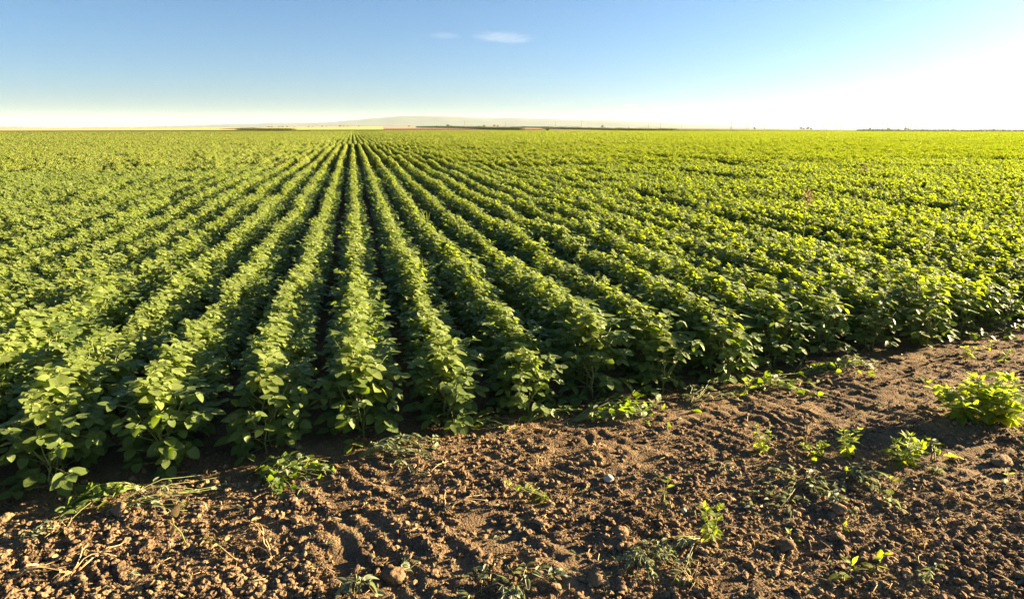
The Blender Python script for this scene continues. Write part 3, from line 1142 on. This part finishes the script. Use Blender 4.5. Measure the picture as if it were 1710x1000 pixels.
# wilted and pulled plants
WL = dict(bank=WILT_LEAF, cat='wilted weed', mat=M['weed_stem'])
sprawl('wilted_weed', 1165, 905, 'wilted weed stems trailing from the lit weed to the grassy heap', 7, .42, to_dir(1165, 905, 1090, 945)[0], .35, 9, .34, thick=.0022, lift=.03, **WL)
sprawl('wilted_weed', 1080, 948, 'heap of shrivelled green weed cuttings near the lower edge', 16, .16, 2.0, 3.1, 10, .26, thick=.0018, lift=.06, **WL)
sprawl('wilted_weed', 1330, 815, 'mat of grey wilted leaves in the middle of the right-hand soil', 12, .32, .2, 3.1, 7, .42, thick=.002, lift=.03, **WL)
sprawl('wilted_weed', 1400, 800, 'strewn grey wilted cuttings running right toward the bright seedling', 7, .34, to_dir(1400, 800, 1480, 805)[0], .7, 7, .40, thick=.002, lift=.03, **WL)
sprawl('wilted_weed', 1310, 850, 'dry straw and wilted leaves below the grey wilted mat', 8, .26, 0.3, 3.1, 5, .36, thick=.002, lift=.02, **WL)
sprawl('wilted_weed', 860, 990, 'wilted grey-green weed pile at the bottom edge below the bent weed', 12, .24, .6, 3.1, 7, .44, thick=.003, lift=.05, **WL)
sprawl('wilted_weed', 598, 990, 'crumpled wilted leaf cluster at the bottom edge left of centre', 4, .10, 1.4, 1.6, 6, .55, thick=.002, lift=.04, **WL)
sprawl('wilted_weed', 655, 965, 'small wilted sprig above the bottom edge left of centre', 3, .18, .4, .8, 4, .32, thick=.0018, lift=.02, **WL)
sprawl('wilted_weed', 505, 830, 'small crumpled wilted sprig below the row ends', 2, .06, 1, 2, 4, .32, thick=.002, lift=.03, **WL)
sprawl('wilted_weed', 1560, 968, 'small grey wilted sprig in the lower right corner', 4, .10, 1, 3, 5, .32, thick=.002, lift=.03, **WL)
sprawl('wilted_weed', 1560, 800, 'pale crumpled wilted leaves right of the three-leaved seedling', 3, .12, 1, 3, 4, .42, thick=.002, lift=.03, **WL)
sprawl('wilted_weed', 1470, 850, 'yellowing wilted sprig under the three-leaved seedling', 4, .14, .2, 1, 5, .36, thick=.002, lift=.03, **WL)
sprawl('wilted_weed', 1200, 790, 'scrap of wilted leaves between the pale stone and the bushy weed', 3, .16, .2, 1.5, 4, .34, thick=.002, lift=.02, **WL)
sprawl('wilted_weed', 20, 905, 'wilted grassy stems at the left edge of the soil', 5, .22, .3, .5, 5, .34, thick=.002, lift=.02, **WL)

DR = dict(bank=DRY_LEAF, cat='dry stalk', mat=M['straw'])
h, L = to_dir(395, 940, 305, 905)
st = sprawl('dry_stalk', 395, 942, 'withered bean stalk with a pale upright leaf on the sunlit soil at left', 1, L * 1.15, h, .05, 1, .4, thick=.0045, lift=.035, **DR)
x, y = at(312, 915)
sx, sy = st.location.x, st.location.y
mb = MB()
b0 = Vector((x - sx, y - sy, .03))
mb.tube([b0, b0 + Vector((-.02, .02, .05)), b0 + Vector((-.05, .03, .09)), b0 + Vector((-.055, .035, .13))], [.004, .0035, .003, .002], 5)
link('shoot', mb.mesh('shoot', [M['grassblade']]), st)
put_leaf(st, simple_leaf(.1, .034, .2, .15, M['dry'], narrow=False), b0 + Vector((-.055, .035, .12)), .4, -1.0, .9, .62)
put_leaf(st, simple_leaf(.1, .030, .6, .6, M['dry'], narrow=False), b0 + Vector((-.05, .03, .085)), 2.2, .9, .5, .5)
sprawl('dry_stalk', 372, 915, 'shrivelled pale leaf sprig beside the withered bean stalk', 3, .10, 1.6, 1.2, 3, .45, bank=DRY_LEAF, cat='dry stalk', mat=M['grassblade'], thick=.003, lift=.05)
h, L = to_dir(460, 925, 435, 880)
sprawl('dry_stalk', 455, 928, 'forked dry stalk with crumpled leaves left of the bottom centre', 3, L * 1.3, h, .35, 3, .42, thick=.0035, lift=.05, roots=8, **DR)
h, L = to_dir(120, 955, 195, 905)
sprawl('dry_stalk', 120, 958, 'pulled dry stalk with pale roots on the soil at far left', 3, L * 1.2, h, .25, 2, .4, thick=.0035, lift=.03, roots=14, **DR)
sprawl('dry_stalk', 20, 965, 'pale dry stalks in the bottom left corner', 5, .25, .5, .6, 2, .4, thick=.0035, lift=.03, **DR)
h, L = to_dir(770, 850, 800, 815)
sprawl('dry_stalk', 745, 862, 'thin dry forked roots on the soil below the crop centre', 4, .26, h, .7, 1, .3, thick=.003, lift=.03, roots=8, **DR)
sprawl('dry_stalk', 720, 800, 'thin dry stem lying below the row ends at centre', 3, .22, .2, .6, 1, .3, thick=.0025, lift=.02, roots=6, **DR)
sprawl('dry_stalk', 995, 752, 'star of dry straw stubble on the soil above the pale stone', 7, .09, 1, 3.1, 1, .25, thick=.002, lift=.02, roots=8, **DR)
sprawl('dry_stalk', 900, 780, 'dry straw scrap left of the straw star', 4, .12, .5, 1.2, 1, .3, thick=.002, lift=.02, **DR)
sprawl('dry_stalk', 1155, 975, 'tuft of fine dry roots at the bottom edge beside the cuttings heap', 12, .12, 1.2, 3.1, 0, .3, thick=.0018, lift=.04, roots=12, **DR)
sprawl('dry_stalk', 1240, 905, 'curled dry stem on the soil right of the lit weed', 3, .2, .6, 1, 1, .3, thick=.002, lift=.03, **DR)
sprawl('dry_stalk', 1600, 840, 'tuft of dry straw at right beyond the seedlings', 10, .10, 1.2, 3.1, 1, .3, thick=.0018, lift=.04, roots=8, **DR)
sprawl('dry_stalk', 1530, 905, 'dry straw tuft in the lower right soil', 10, .09, 1.2, 3.1, 1, .3, thick=.0018, lift=.03, roots=6, **DR)
sprawl('dry_stalk', 1475, 640, 'short dry straw scrap on the ridges in front of the right-hand rows', 4, .12, 1, 1, 1, .35, thick=.0022, lift=.03, **DR)
x, y = at(1345, 745)
dl = empty('dry_leaf', (x, y, soil_z(x, y)), 'dry straw-coloured leaf standing beside the low spreading weed', 'dry leaf')
mb = MB()
mb.tube([(0, 0, 0), (.01, .01, .12)], [.003, .002], 5)
link('stem', mb.mesh('stem', [M['straw']]), dl)
put_leaf(dl, DRY_LEAF[0], Vector((0, 0, .05)), 1, -.9, .5, .75)
put_leaf(dl, DRY_LEAF[2], Vector((0, 0, .03)), 2.6, -.5, .3, .6)

# bean plants knocked over along the crop edge
BN = dict(cat='fallen soybean', mat=M['stem'])
for (a, b, c, d, n, lv, lab, bank) in (
        (230, 800, 90, 850, 7, 5, 'flattened soybean stems at the left row ends, spreading toward the left edge', BEAN_SIMPLE),
        (180, 848, 370, 812, 7, 3, 'long thin green stems lying flat below the left row ends', WILT_LEAF),
        (420, 775, 540, 790, 9, 6, 'fallen green soybean stems below the third row end', BEAN_SIMPLE),
        (440, 800, 520, 760, 6, 5, 'wilted soybean sprig drooping from the third row end onto the soil', WILT_LEAF),
        (600, 755, 720, 735, 9, 6, 'fallen wilting soybean stems in front of the centre row end', WILT_LEAF),
        (760, 715, 850, 690, 5, 4, 'few thin stems lying between the centre row ends', BEAN_SIMPLE),
        (880, 695, 960, 655, 8, 4, 'slanting thin green stems leaning out right of the centre row ends', BEAN_SIMPLE),
        (960, 690, 1120, 660, 13, 6, 'tangle of fallen soybean stems along the edge right of centre', BEAN_SIMPLE),
        (1150, 665, 1240, 640, 6, 4, 'short fallen stems beside the lone pale weed at the crop edge', WILT_LEAF),
        (1240, 640, 1340, 620, 10, 5, 'fallen green stems spread right of the lone pale weed', BEAN_SIMPLE),
        (1330, 615, 1430, 590, 9, 5, 'fallen stems in front of the right-hand row ends', BEAN_SIMPLE),
        (1400, 610, 1450, 600, 6, 5, 'little heap of wilted stems next to the flat wide clod', WILT_LEAF)):
    b, d = b + 11, d + 11
    h, L = to_dir(a, b, c, d)
    sprawl('fallen_soybean', a, b, lab, int(n * 1.5), L * 1.15, h, .35, lv, .62 if bank is BEAN_SIMPLE else .45, bank, BN['cat'], BN['mat'], .0026, .05)

# loose bits of straw and leaf
def bit(kind):
    mb = MB()
    if kind == 0:
        mb.tube([(-.5, 0, 0), (0, .05, .03), (.5, 0, 0)], [.022, .02, .014], 3)
        return mb.mesh('straw', [M['straw']])
    v, f, uv = leaflet(1.0, .26, rw.uniform(.4, 1.2), rw.uniform(.2, .6), .6, .05, [.2, .5, .8])
    mb.add(v, f, 0, uv)
    return mb.mesh('leaf_scrap', [M['wilt'] if kind == 1 else M['dry']])


P, g_ = bare_at(1500, 123)
n = len(P)
ki = g_.choice([0, 0, 0, 1, 2], n)
sz = np.where(ki == 0, g_.uniform(.025, .09, n), g_.uniform(.015, .04, n))
scatter('straw_litter', np.stack([P[:, 0], P[:, 1], soil_h(P[:, 0], P[:, 1]) + .006], 1), np.stack([g_.uniform(-.4, .4, n), g_.uniform(-.4, .4, n), g_.uniform(0, 6.3, n)], 1),
        np.stack([sz] * 3, 1), ki, [bit(0), bit(1), bit(2)], 'stuff', 'scattered scraps of straw and dead leaf on the soil')

# ------------------------------------------------------------------ tall grasses standing in the crop
def tall_grass(px, py, D_h, h, label, panicle, blades, cat='grass plant'):
    x, y = at(px, py, D_h)
    root = empty('tall_grass', (x, y, 0.0), label, cat)
    mb = MB()
    pts = [Vector((.01 * math.sin(i), 0.005 * i, h * i / 6)) for i in range(7)]
    if panicle:
        mb.tube(pts, [.0045 - .0004 * i for i in range(7)], 5)
        link('stem', mb.mesh('stem', [M['grassblade']]), root)
        pb = MB()
        for i in range(15):
            t = rw.uniform(.0, 1)
            q = pts[-1] + Vector((0, 0, -.02 + .17 * (1 - t)))
            a = rw.uniform(0, 6.28)
            L = .02 + .085 * t * rw.uniform(.6, 1.1)
            e = q + Vector((math.cos(a) * L, math.sin(a) * L, .03))
            pb.tube([q, e], [.0015, .001], 3)
            for s in range(4):
                c = q.lerp(e, .3 + .23 * s)
                pb.tube([c, c + Vector((rw.uniform(-.01, .01), rw.uniform(-.01, .01), .014)), c + Vector((rw.uniform(-.012, .012), 0, .026))], [.002, .0055, .001], 4)
        link('panicle', pb.mesh('panicle', [M['panicle']]), root)
    for i in range(blades):
        a = rw.uniform(0, 6.28)
        z0 = h * rw.uniform(.45, .8) if panicle else .3
        L = rw.uniform(.22, .34)
        v, f, uv = leaflet(L, .009, .5, .25 if panicle else .05, .3, 0, [.1, .3, .6, .85], True)
        bm_ = MB()
        bm_.add(v, f, 0, uv)
        o = link('blade', bm_.mesh('blade', [M['grassblade']]), root)
        o.matrix_local = Matrix.Translation((0, 0, z0)) @ rot(a, -.25 if panicle else -rw.uniform(1.1, 1.45), 0)
    return root


tall_grass(1341, 428, .45, 1.02, 'tall thin grass with a reddish seed head rising above the right-hand rows', True, 3)
tall_grass(1442, 312, .50, .86, 'smaller reddish seed head poking out farther back in the right-hand rows', True, 2)
tall_grass(714, 358, .50, 0, 'tuft of pale grass blades standing in the rows right of centre', False, 5)
tall_grass(702, 440, .50, 0, 'small upright yellow-green grass weed near the front of the centre rows', False, 4)
tall_grass(1005, 300, .50, 0, 'little pale grass tuft far back right of centre', False, 3)

# ------------------------------------------------------------------ far away: maize, bush, trees, masts, power line
def maize_plant(r):
    mb = MB()
    mb.tube([(0, 0, 0), (.02, 0, 1.1), (0, .02, 2.05)], [.03, .025, .012], 4)
    for i in range(9):
        z = .3 + .19 * i
        v, f, uv = leaflet(.75, .06, .4, .55, .3, 0, [.3, .7], True)
        mb.add(v, f, 0, uv, Matrix.Translation((0, 0, z)) @ rot(math.pi * i + r.uniform(-.6, .6), -.7, 0))
    return mb.mesh('maize_source', [M['maize']])


MZ = [maize_plant(rw) for _ in range(4)]


def maize(px0, d0, px1, d1, depth, label, h=1.0, gap=0.45):
    """a strip of standing maize: dense rows of plants"""
    p0, p1 = np.array(polar(px0, d0)), np.array(polar(px1, d1))
    L = np.linalg.norm(p1 - p0)
    nrm = np.array([-(p1 - p0)[1], (p1 - p0)[0]]) / L
    n = int(L / gap)
    pts_, idx_, rot_, sc_ = [], [], [], []
    for row in range(int(depth / 0.8)):
        for i in range(n):
            q = p0 + (p1 - p0) * (i + rw.random()) / n + nrm * (row * .8 + rw.uniform(-.15, .15))
            s = h * (0.9 + 0.25 * float(noise2(np.array([q[0] * .1]), np.array([q[1] * .1]), 6)[0]) + rw.uniform(-.08, .08))
            pts_.append((q[0], q[1], float(land(q[0], q[1]))))
            rot_.append((0, 0, rw.uniform(0, 6.3)))
            sc_.append((1.2, 1.2, s))
            idx_.append(rw.randrange(4))
    return scatter('maize_strip', pts_, rot_, sc_, idx_, MZ, 'stuff', label)


maize(392, 350, 486, 340, 6, 'dark strip of standing maize at the left of the horizon', 1.05)
maize(366, 480, 396, 470, 5, 'thin dark maize strip behind the left maize', .8)
maize(694, 640, 866, 430, 6, 'long dark maize strip in front of the central hills', 1.0, .6)
maize(865, 640, 1122, 420, 6, 'long dark maize strip right of the lone bush', .9, .6)
maize(1130, 560, 1440, 420, 3, 'thin dark crop line across the right of the plain', .55, .7)
maize(1430, 520, 1760, 440, 6, 'dark maize strip under the right horizon', 1.1, .6)


def crown_mesh(r, w, h, n, leaf):
    mb = MB()
    lobes = [(r.uniform(-.5, .5) * w, r.uniform(-.5, .5) * w, h * r.uniform(.3, .8), w * r.uniform(.28, .45)) for _ in range(7)]
    for i in range(n):
        lx, ly, lz, lr = r.choice(lobes)
        d = Vector((r.gauss(0, 1), r.gauss(0, 1), r.gauss(0, .8))).normalized() * lr * r.uniform(.55, 1.05)
        q = Vector((lx, ly, lz)) + d
        v, f, uv = leaflet(leaf * r.uniform(.7, 1.3), leaf * .4, .3, .2, 0, 0, [.45])
        mb.add(v, f, 0, uv, Matrix.Translation(q) @ rot(r.uniform(0, 6.3), r.uniform(-1, 1), r.uniform(-1, 1)))
    return mb.mesh('crown', [M['tree']])


def trunk_mesh(h, rad):
    mb = MB()
    mb.tube([(0, 0, -.2), (.04 * h, 0, h * .5), (0, .03 * h, h)], [rad, rad * .75, rad * .35], 6)
    for a in (0.3, 2.3, 4.4):
        mb.tube([(.03 * h, 0, h * .45), (.03 * h + math.cos(a) * h * .3, math.sin(a) * h * .3, h * .8)], [rad * .5, rad * .2], 4)
    return mb.mesh('trunk', [M['bark']])


bx, by = polar(915.5, 330)
bush = empty('bush', (bx, by, float(land(bx, by))), 'lone round dark green bush at the far edge of the crop', 'bush')
link('crown', crown_mesh(rw, 1.75, 2.0, 900, .22), bush)
link('trunk', trunk_mesh(1.3, .07), bush)

CR = [crown_mesh(rw, 5.5, 6.5, 420, .8) for _ in range(4)]
TR = trunk_mesh(4.5, .25)
for (px, s) in ((449, .7), (454, .6), (466, .6), (472, .7), (480, .7), (492, .55), (516, .6), (522, .55), (538, .7), (545, .6), (568, .8), (574, .7), (581, .6), (600, .6), (683, .6), (729, .6), (748, 1.15), (754, .6), (800, .6), (808, .7), (825, 1.0), (832, .7), (1006, 1.0), (1050, .5),
                (1259, .9), (1337, 1.0), (1343, .8), (1350, 1.3), (1354, .8), (1380, .5), (1453, .9), (1484, 1.0), (1500, .8), (1511, 1.1), (1516, .9), (1592, .6), (1660, .7)):
    D = rw.uniform(1650, 2100)
    x, y = polar(px, D)
    t = empty('tree', (x, y, float(land(x, y)) - .3), 'tiny far-off dark tree standing on the horizon line', 'tree', 'distant trees along the horizon', rw.uniform(0, 6))
    s *= 1.12
    t.scale = (s, s, s)
    link('trunk', TR, t)
    link('crown', rw.choice(CR), t)


def lattice_post(mb, base, top, w0, w1, rad, n=7):
    base, top = Vector(base), Vector(top)
    prev = None
    for i in range(n + 1):
        t = i / n
        c = base.lerp(top, t)
        w = w0 + (w1 - w0) * t
        ring = [c + Vector((sx * w / 2, sy * w / 2, 0)) for sx, sy in ((-1, -1), (1, -1), (1, 1), (-1, 1))]
        if prev:
            for k in range(4):
                mb.tube([prev[k], ring[k]], rad, 3)
                mb.tube([prev[k], ring[(k + 1) % 4]], rad * .6, 3)
        prev = ring


def portal_pylon(px, D, label, h=27, w=17, lean=0.0):
    x, y = polar(px, D)
    az = math.atan2(x, y)
    root = empty('power_pylon', (x, y, float(land(x, y)) - .5), label, 'pylon', 'portal pylons of the far power line', -az + .15)
    for s in (-1, 1):
        mb = MB()
        lattice_post(mb, (s * w * .5, 0, 0), (s * w * .36, 0, h), 2.0, 1.4, .32)
        link('leg', mb.mesh('leg', [M['steel']]), root)
    mb = MB()
    lattice_post(mb, (-w * .72, 0, h * .84), (w * .72, 0, h * .84), .1, .1, .45, 6)
    mb.box((0, 0, h * .84 + .7), (w * 1.44, .5, .3))
    for k in range(-3, 4):
        mb.tube([(k * w * .2, 0, h * .84), (k * w * .2 + w * .1, 0, h * .84 + .7)], .1, 3)
    link('crossarm', mb.mesh('crossarm', [M['steel']]), root)
    mb = MB()
    for k in (-1, 0, 1):
        mb.tube([(k * w * .6, 0, h * .84), (k * w * .6, 0, h * .84 - 2.6)], .16, 4)
    link('insulators', mb.mesh('insulators', [M['steel']]), root)
    return root


def mast_pylon(px, D, label, h=32):
    x, y = polar(px, D)
    root = empty('power_pylon', (x, y, float(land(x, y)) - .5), label, 'pylon', None, -math.atan2(x, y))
    mb = MB()
    lattice_post(mb, (0, 0, 0), (0, 0, h), 4.0, 1.0, .3, 9)
    link('tower', mb.mesh('tower', [M['steel']]), root)
    for zz in (.68, .82):
        mb = MB()
        mb.box((0, 0, h * zz), (9, .6, .5))
        link('crossarm', mb.mesh('crossarm', [M['steel']]), root)
    return root


for i, (px, D, w) in enumerate(((1221, 2500, 5), (1248, 2700, 7), (1275, 3100, 6), (1379, 2600, 17), (1400, 3000, 17), (1458, 2500, 17), (1478, 2400, 17), (1525, 2700, 17), (1544, 3000, 17), (1588, 3100, 17), (1642, 3000, 17))):
    place = ('leftmost of the row, just right of the thin masts', 'second from the left on the horizon', 'third and faintest of the narrow left ones', 'wide, left of the pair in the right half', 'wide, right of that pair',
             'wide, right of the first slanting mast', 'wide, left of the tree clump', 'wide, just right of the tall right mast', 'wide and faint beyond the tall right mast', 'wide, very faint near the far right mast', 'wide, last before the right edge')[i]
    portal_pylon(px, D, 'pale steel portal pylon, ' + place, 26, w)
for px, D, lab in ((1432, 2600, 'slim lattice power mast in the middle of the portal pylons'), (1520, 2700, 'slim lattice power mast at the end of the far tree clump'), (1594, 2700, 'slim lattice power mast between the faint right-hand pylons'), (1660, 2900, 'slim lattice power mast at the far right of the horizon')):
    mast_pylon(px, D, lab, 29)

for px, D, h, lab, big in ((776, 1150, 10.5, 'thin mast with a small yellow head in front of the central hill', 0), (844, 1150, 9, 'short thin mast left of the lone bush', 0), (928, 1050, 11, 'thin mast with a small head just right of the lone bush', 1), (971, 1100, 11, 'plain thin grey mast right of the lone bush', 0),
                          (1083, 1100, 10, 'left of the two yellow-headed masts right of the hills', 1), (1102.5, 1000, 11, 'taller right one of the two yellow-headed masts', 1), (1138, 1400, 9, 'faint thin mast right of the yellow-headed pair', 0), (498, 1500, 11, 'faint thin mast before the left hills', 0)):
    x, y = polar(px, D)
    root = empty('mast', (x, y, float(land(x, y)) - .3), lab, 'mast', 'thin masts on the plain')
    mb = MB()
    mb.tube([(0, 0, 0), (0, 0, h)], [.26, .18], 6)
    link('pole', mb.mesh('pole', [M['concrete_pole']]), root)
    mb = MB()
    if big:
        mb.box((0, 0, h + .1), (1.0, .5, .7))
        mb.box((0, 0, h - 1.5), (1.2, .5, .9))
    else:
        mb.box((0, 0, h - .1), (.7, .3, .4))
    link('head', mb.mesh('head', [M['lamp_head'] if big or px == 776 else M['concrete_pole']]), root)

# the line's wires, hung between its narrow pylons
for a, b, lab in (((1221, 2500), (1248, 2700), 'power line wires between the two leftmost pylons'), ((1248, 2700), (1275, 3100), 'power line wires right of the second pylon')):
    root = empty('power_wires', (*polar(*a), float(land(*polar(*a)))), lab, 'wires')
    p0, p1 = Vector((*polar(*a), 0)), Vector((*polar(*b), 0))
    for zz in (20.0, 16.5):
        mb = MB()
        mb.tube([Vector((*((p1 - p0) * (i / 8)).xy, zz - 4 * (1 - (i / 4 - 1) ** 2))) for i in range(9)], .07, 3)
        link('wire', mb.mesh('wire', [M['wire']]), root)

# ------------------------------------------------------------------ air and cloud
def closed_box(name, x0, x1, y0, y1, z0, z1):
    vs = [(x, y, z) for x in (x0, x1) for y in (y0, y1) for z in (z0, z1)]
    fs = [(0, 1, 3, 2), (4, 6, 7, 5), (0, 4, 5, 1), (2, 3, 7, 6), (0, 2, 6, 4), (1, 5, 7, 3)]
    return mesh_of(name, vs, fs, smooth=False)


hm = bpy.data.meshes
m, nt, out = new_mat('haze')
pv = nd(nt, 'ShaderNodeVolumePrincipled')
pv.inputs['Color'].default_value = (0.74, 0.90, 1.0, 1)
pv.inputs['Density'].default_value = HAZE
pv.inputs['Anisotropy'].default_value = 0.05
nt.links.new(pv.outputs[0], out.inputs['Volume'])
hz = closed_box('haze', -26000, 26000, -26000, 26000, -160, 330)
hz.materials.append(m)
tag(link('haze', hz), 'thin pale summer haze over the plain', None, None, 'stuff')


def cloud(name, px, py, dist, sx, sy, sz, dens, label, seed, yawdeg=0):
    """a wisp of cloud: a flat ellipsoid filled with a ragged volume"""
    import bmesh
    x, y = (px - 855) / FPX, (500 - py) / FPX
    fw, up = math.cos(PITCH) + y * math.sin(PITCH), y * math.cos(PITCH) - math.sin(PITCH)
    k = dist / fw
    X, D = x * k, dist
    loc = (X * math.cos(YAW) + D * math.sin(YAW), -X * math.sin(YAW) + D * math.cos(YAW), CAM_H + up * k)
    bm = bmesh.new()
    bmesh.ops.create_icosphere(bm, subdivisions=3, radius=1.0)
    me = bpy.data.meshes.new(name)
    bm.to_mesh(me)
    bm.free()
    for v in me.vertices:
        v.co = (v.co.x * sx, v.co.y * sy, v.co.z * sz)
    m, nt, out = new_mat(name)
    pv = nd(nt, 'ShaderNodeVolumePrincipled', Anisotropy=0.4)
    pv.inputs['Color'].default_value = (1, 1, 1, 1)
    tc = nd(nt, 'ShaderNodeTexCoord')
    mp = nd(nt, 'ShaderNodeMapping')
    mp.inputs['Scale'].default_value = (1 / sx, 1 / sy, 1 / sz)
    nt.links.new(tc.outputs['Object'], mp.inputs[0])
    ln = nd(nt, 'ShaderNodeVectorMath', operation='LENGTH')
    nt.links.new(mp.outputs[0], ln.inputs[0])
    fall = maprange(nt, ln.outputs['Value'], 0.25, 1.0, 1.0, 0.0)
    m2 = nd(nt, 'ShaderNodeMapping')
    m2.inputs['Scale'].default_value = (1.5 / sx, 1.5 / sy, 1.3 / sz)
    m2.inputs['Location'].default_value = (seed, seed * .7, 0)
    nt.links.new(tc.outputs['Object'], m2.inputs[0])
    nz = nd(nt, 'ShaderNodeTexNoise', Scale=2.1, Detail=7.0, Roughness=0.68, Distortion=0.9)
    nt.links.new(m2.outputs[0], nz.inputs['Vector'])
    a = nd(nt, 'ShaderNodeMath', operation='MULTIPLY_ADD')
    nt.links.new(fall, a.inputs[0])
    a.inputs[1].default_value = 0.5
    nt.links.new(nz.outputs['Fac'], a.inputs[2])
    d = maprange(nt, a.outputs[0], 0.70, 0.98, 0.0, dens)
    nt.links.new(d, pv.inputs['Density'])
    nt.links.new(pv.outputs[0], out.inputs['Volume'])
    me.materials.append(m)
    o = link(name, me, None, loc)
    o.rotation_euler = (0, R(yawdeg), -YAW)
    return tag(o, label, None, None, 'structure')


cloud('cloud', 838, 63, 9000, 620, 300, 110, 0.0003, 'small thin white cloud high in the middle of the sky', 3.1, 3)
cloud('cloud', 742, 60, 9000, 330, 200, 70, 0.0002, 'faint wisp of cloud left of the small white cloud', 7.7)
cloud('cloud', 1052, 176, 18000, 300, 260, 22, 0.002, 'tiny streak of cloud low over the plain', 5.2)
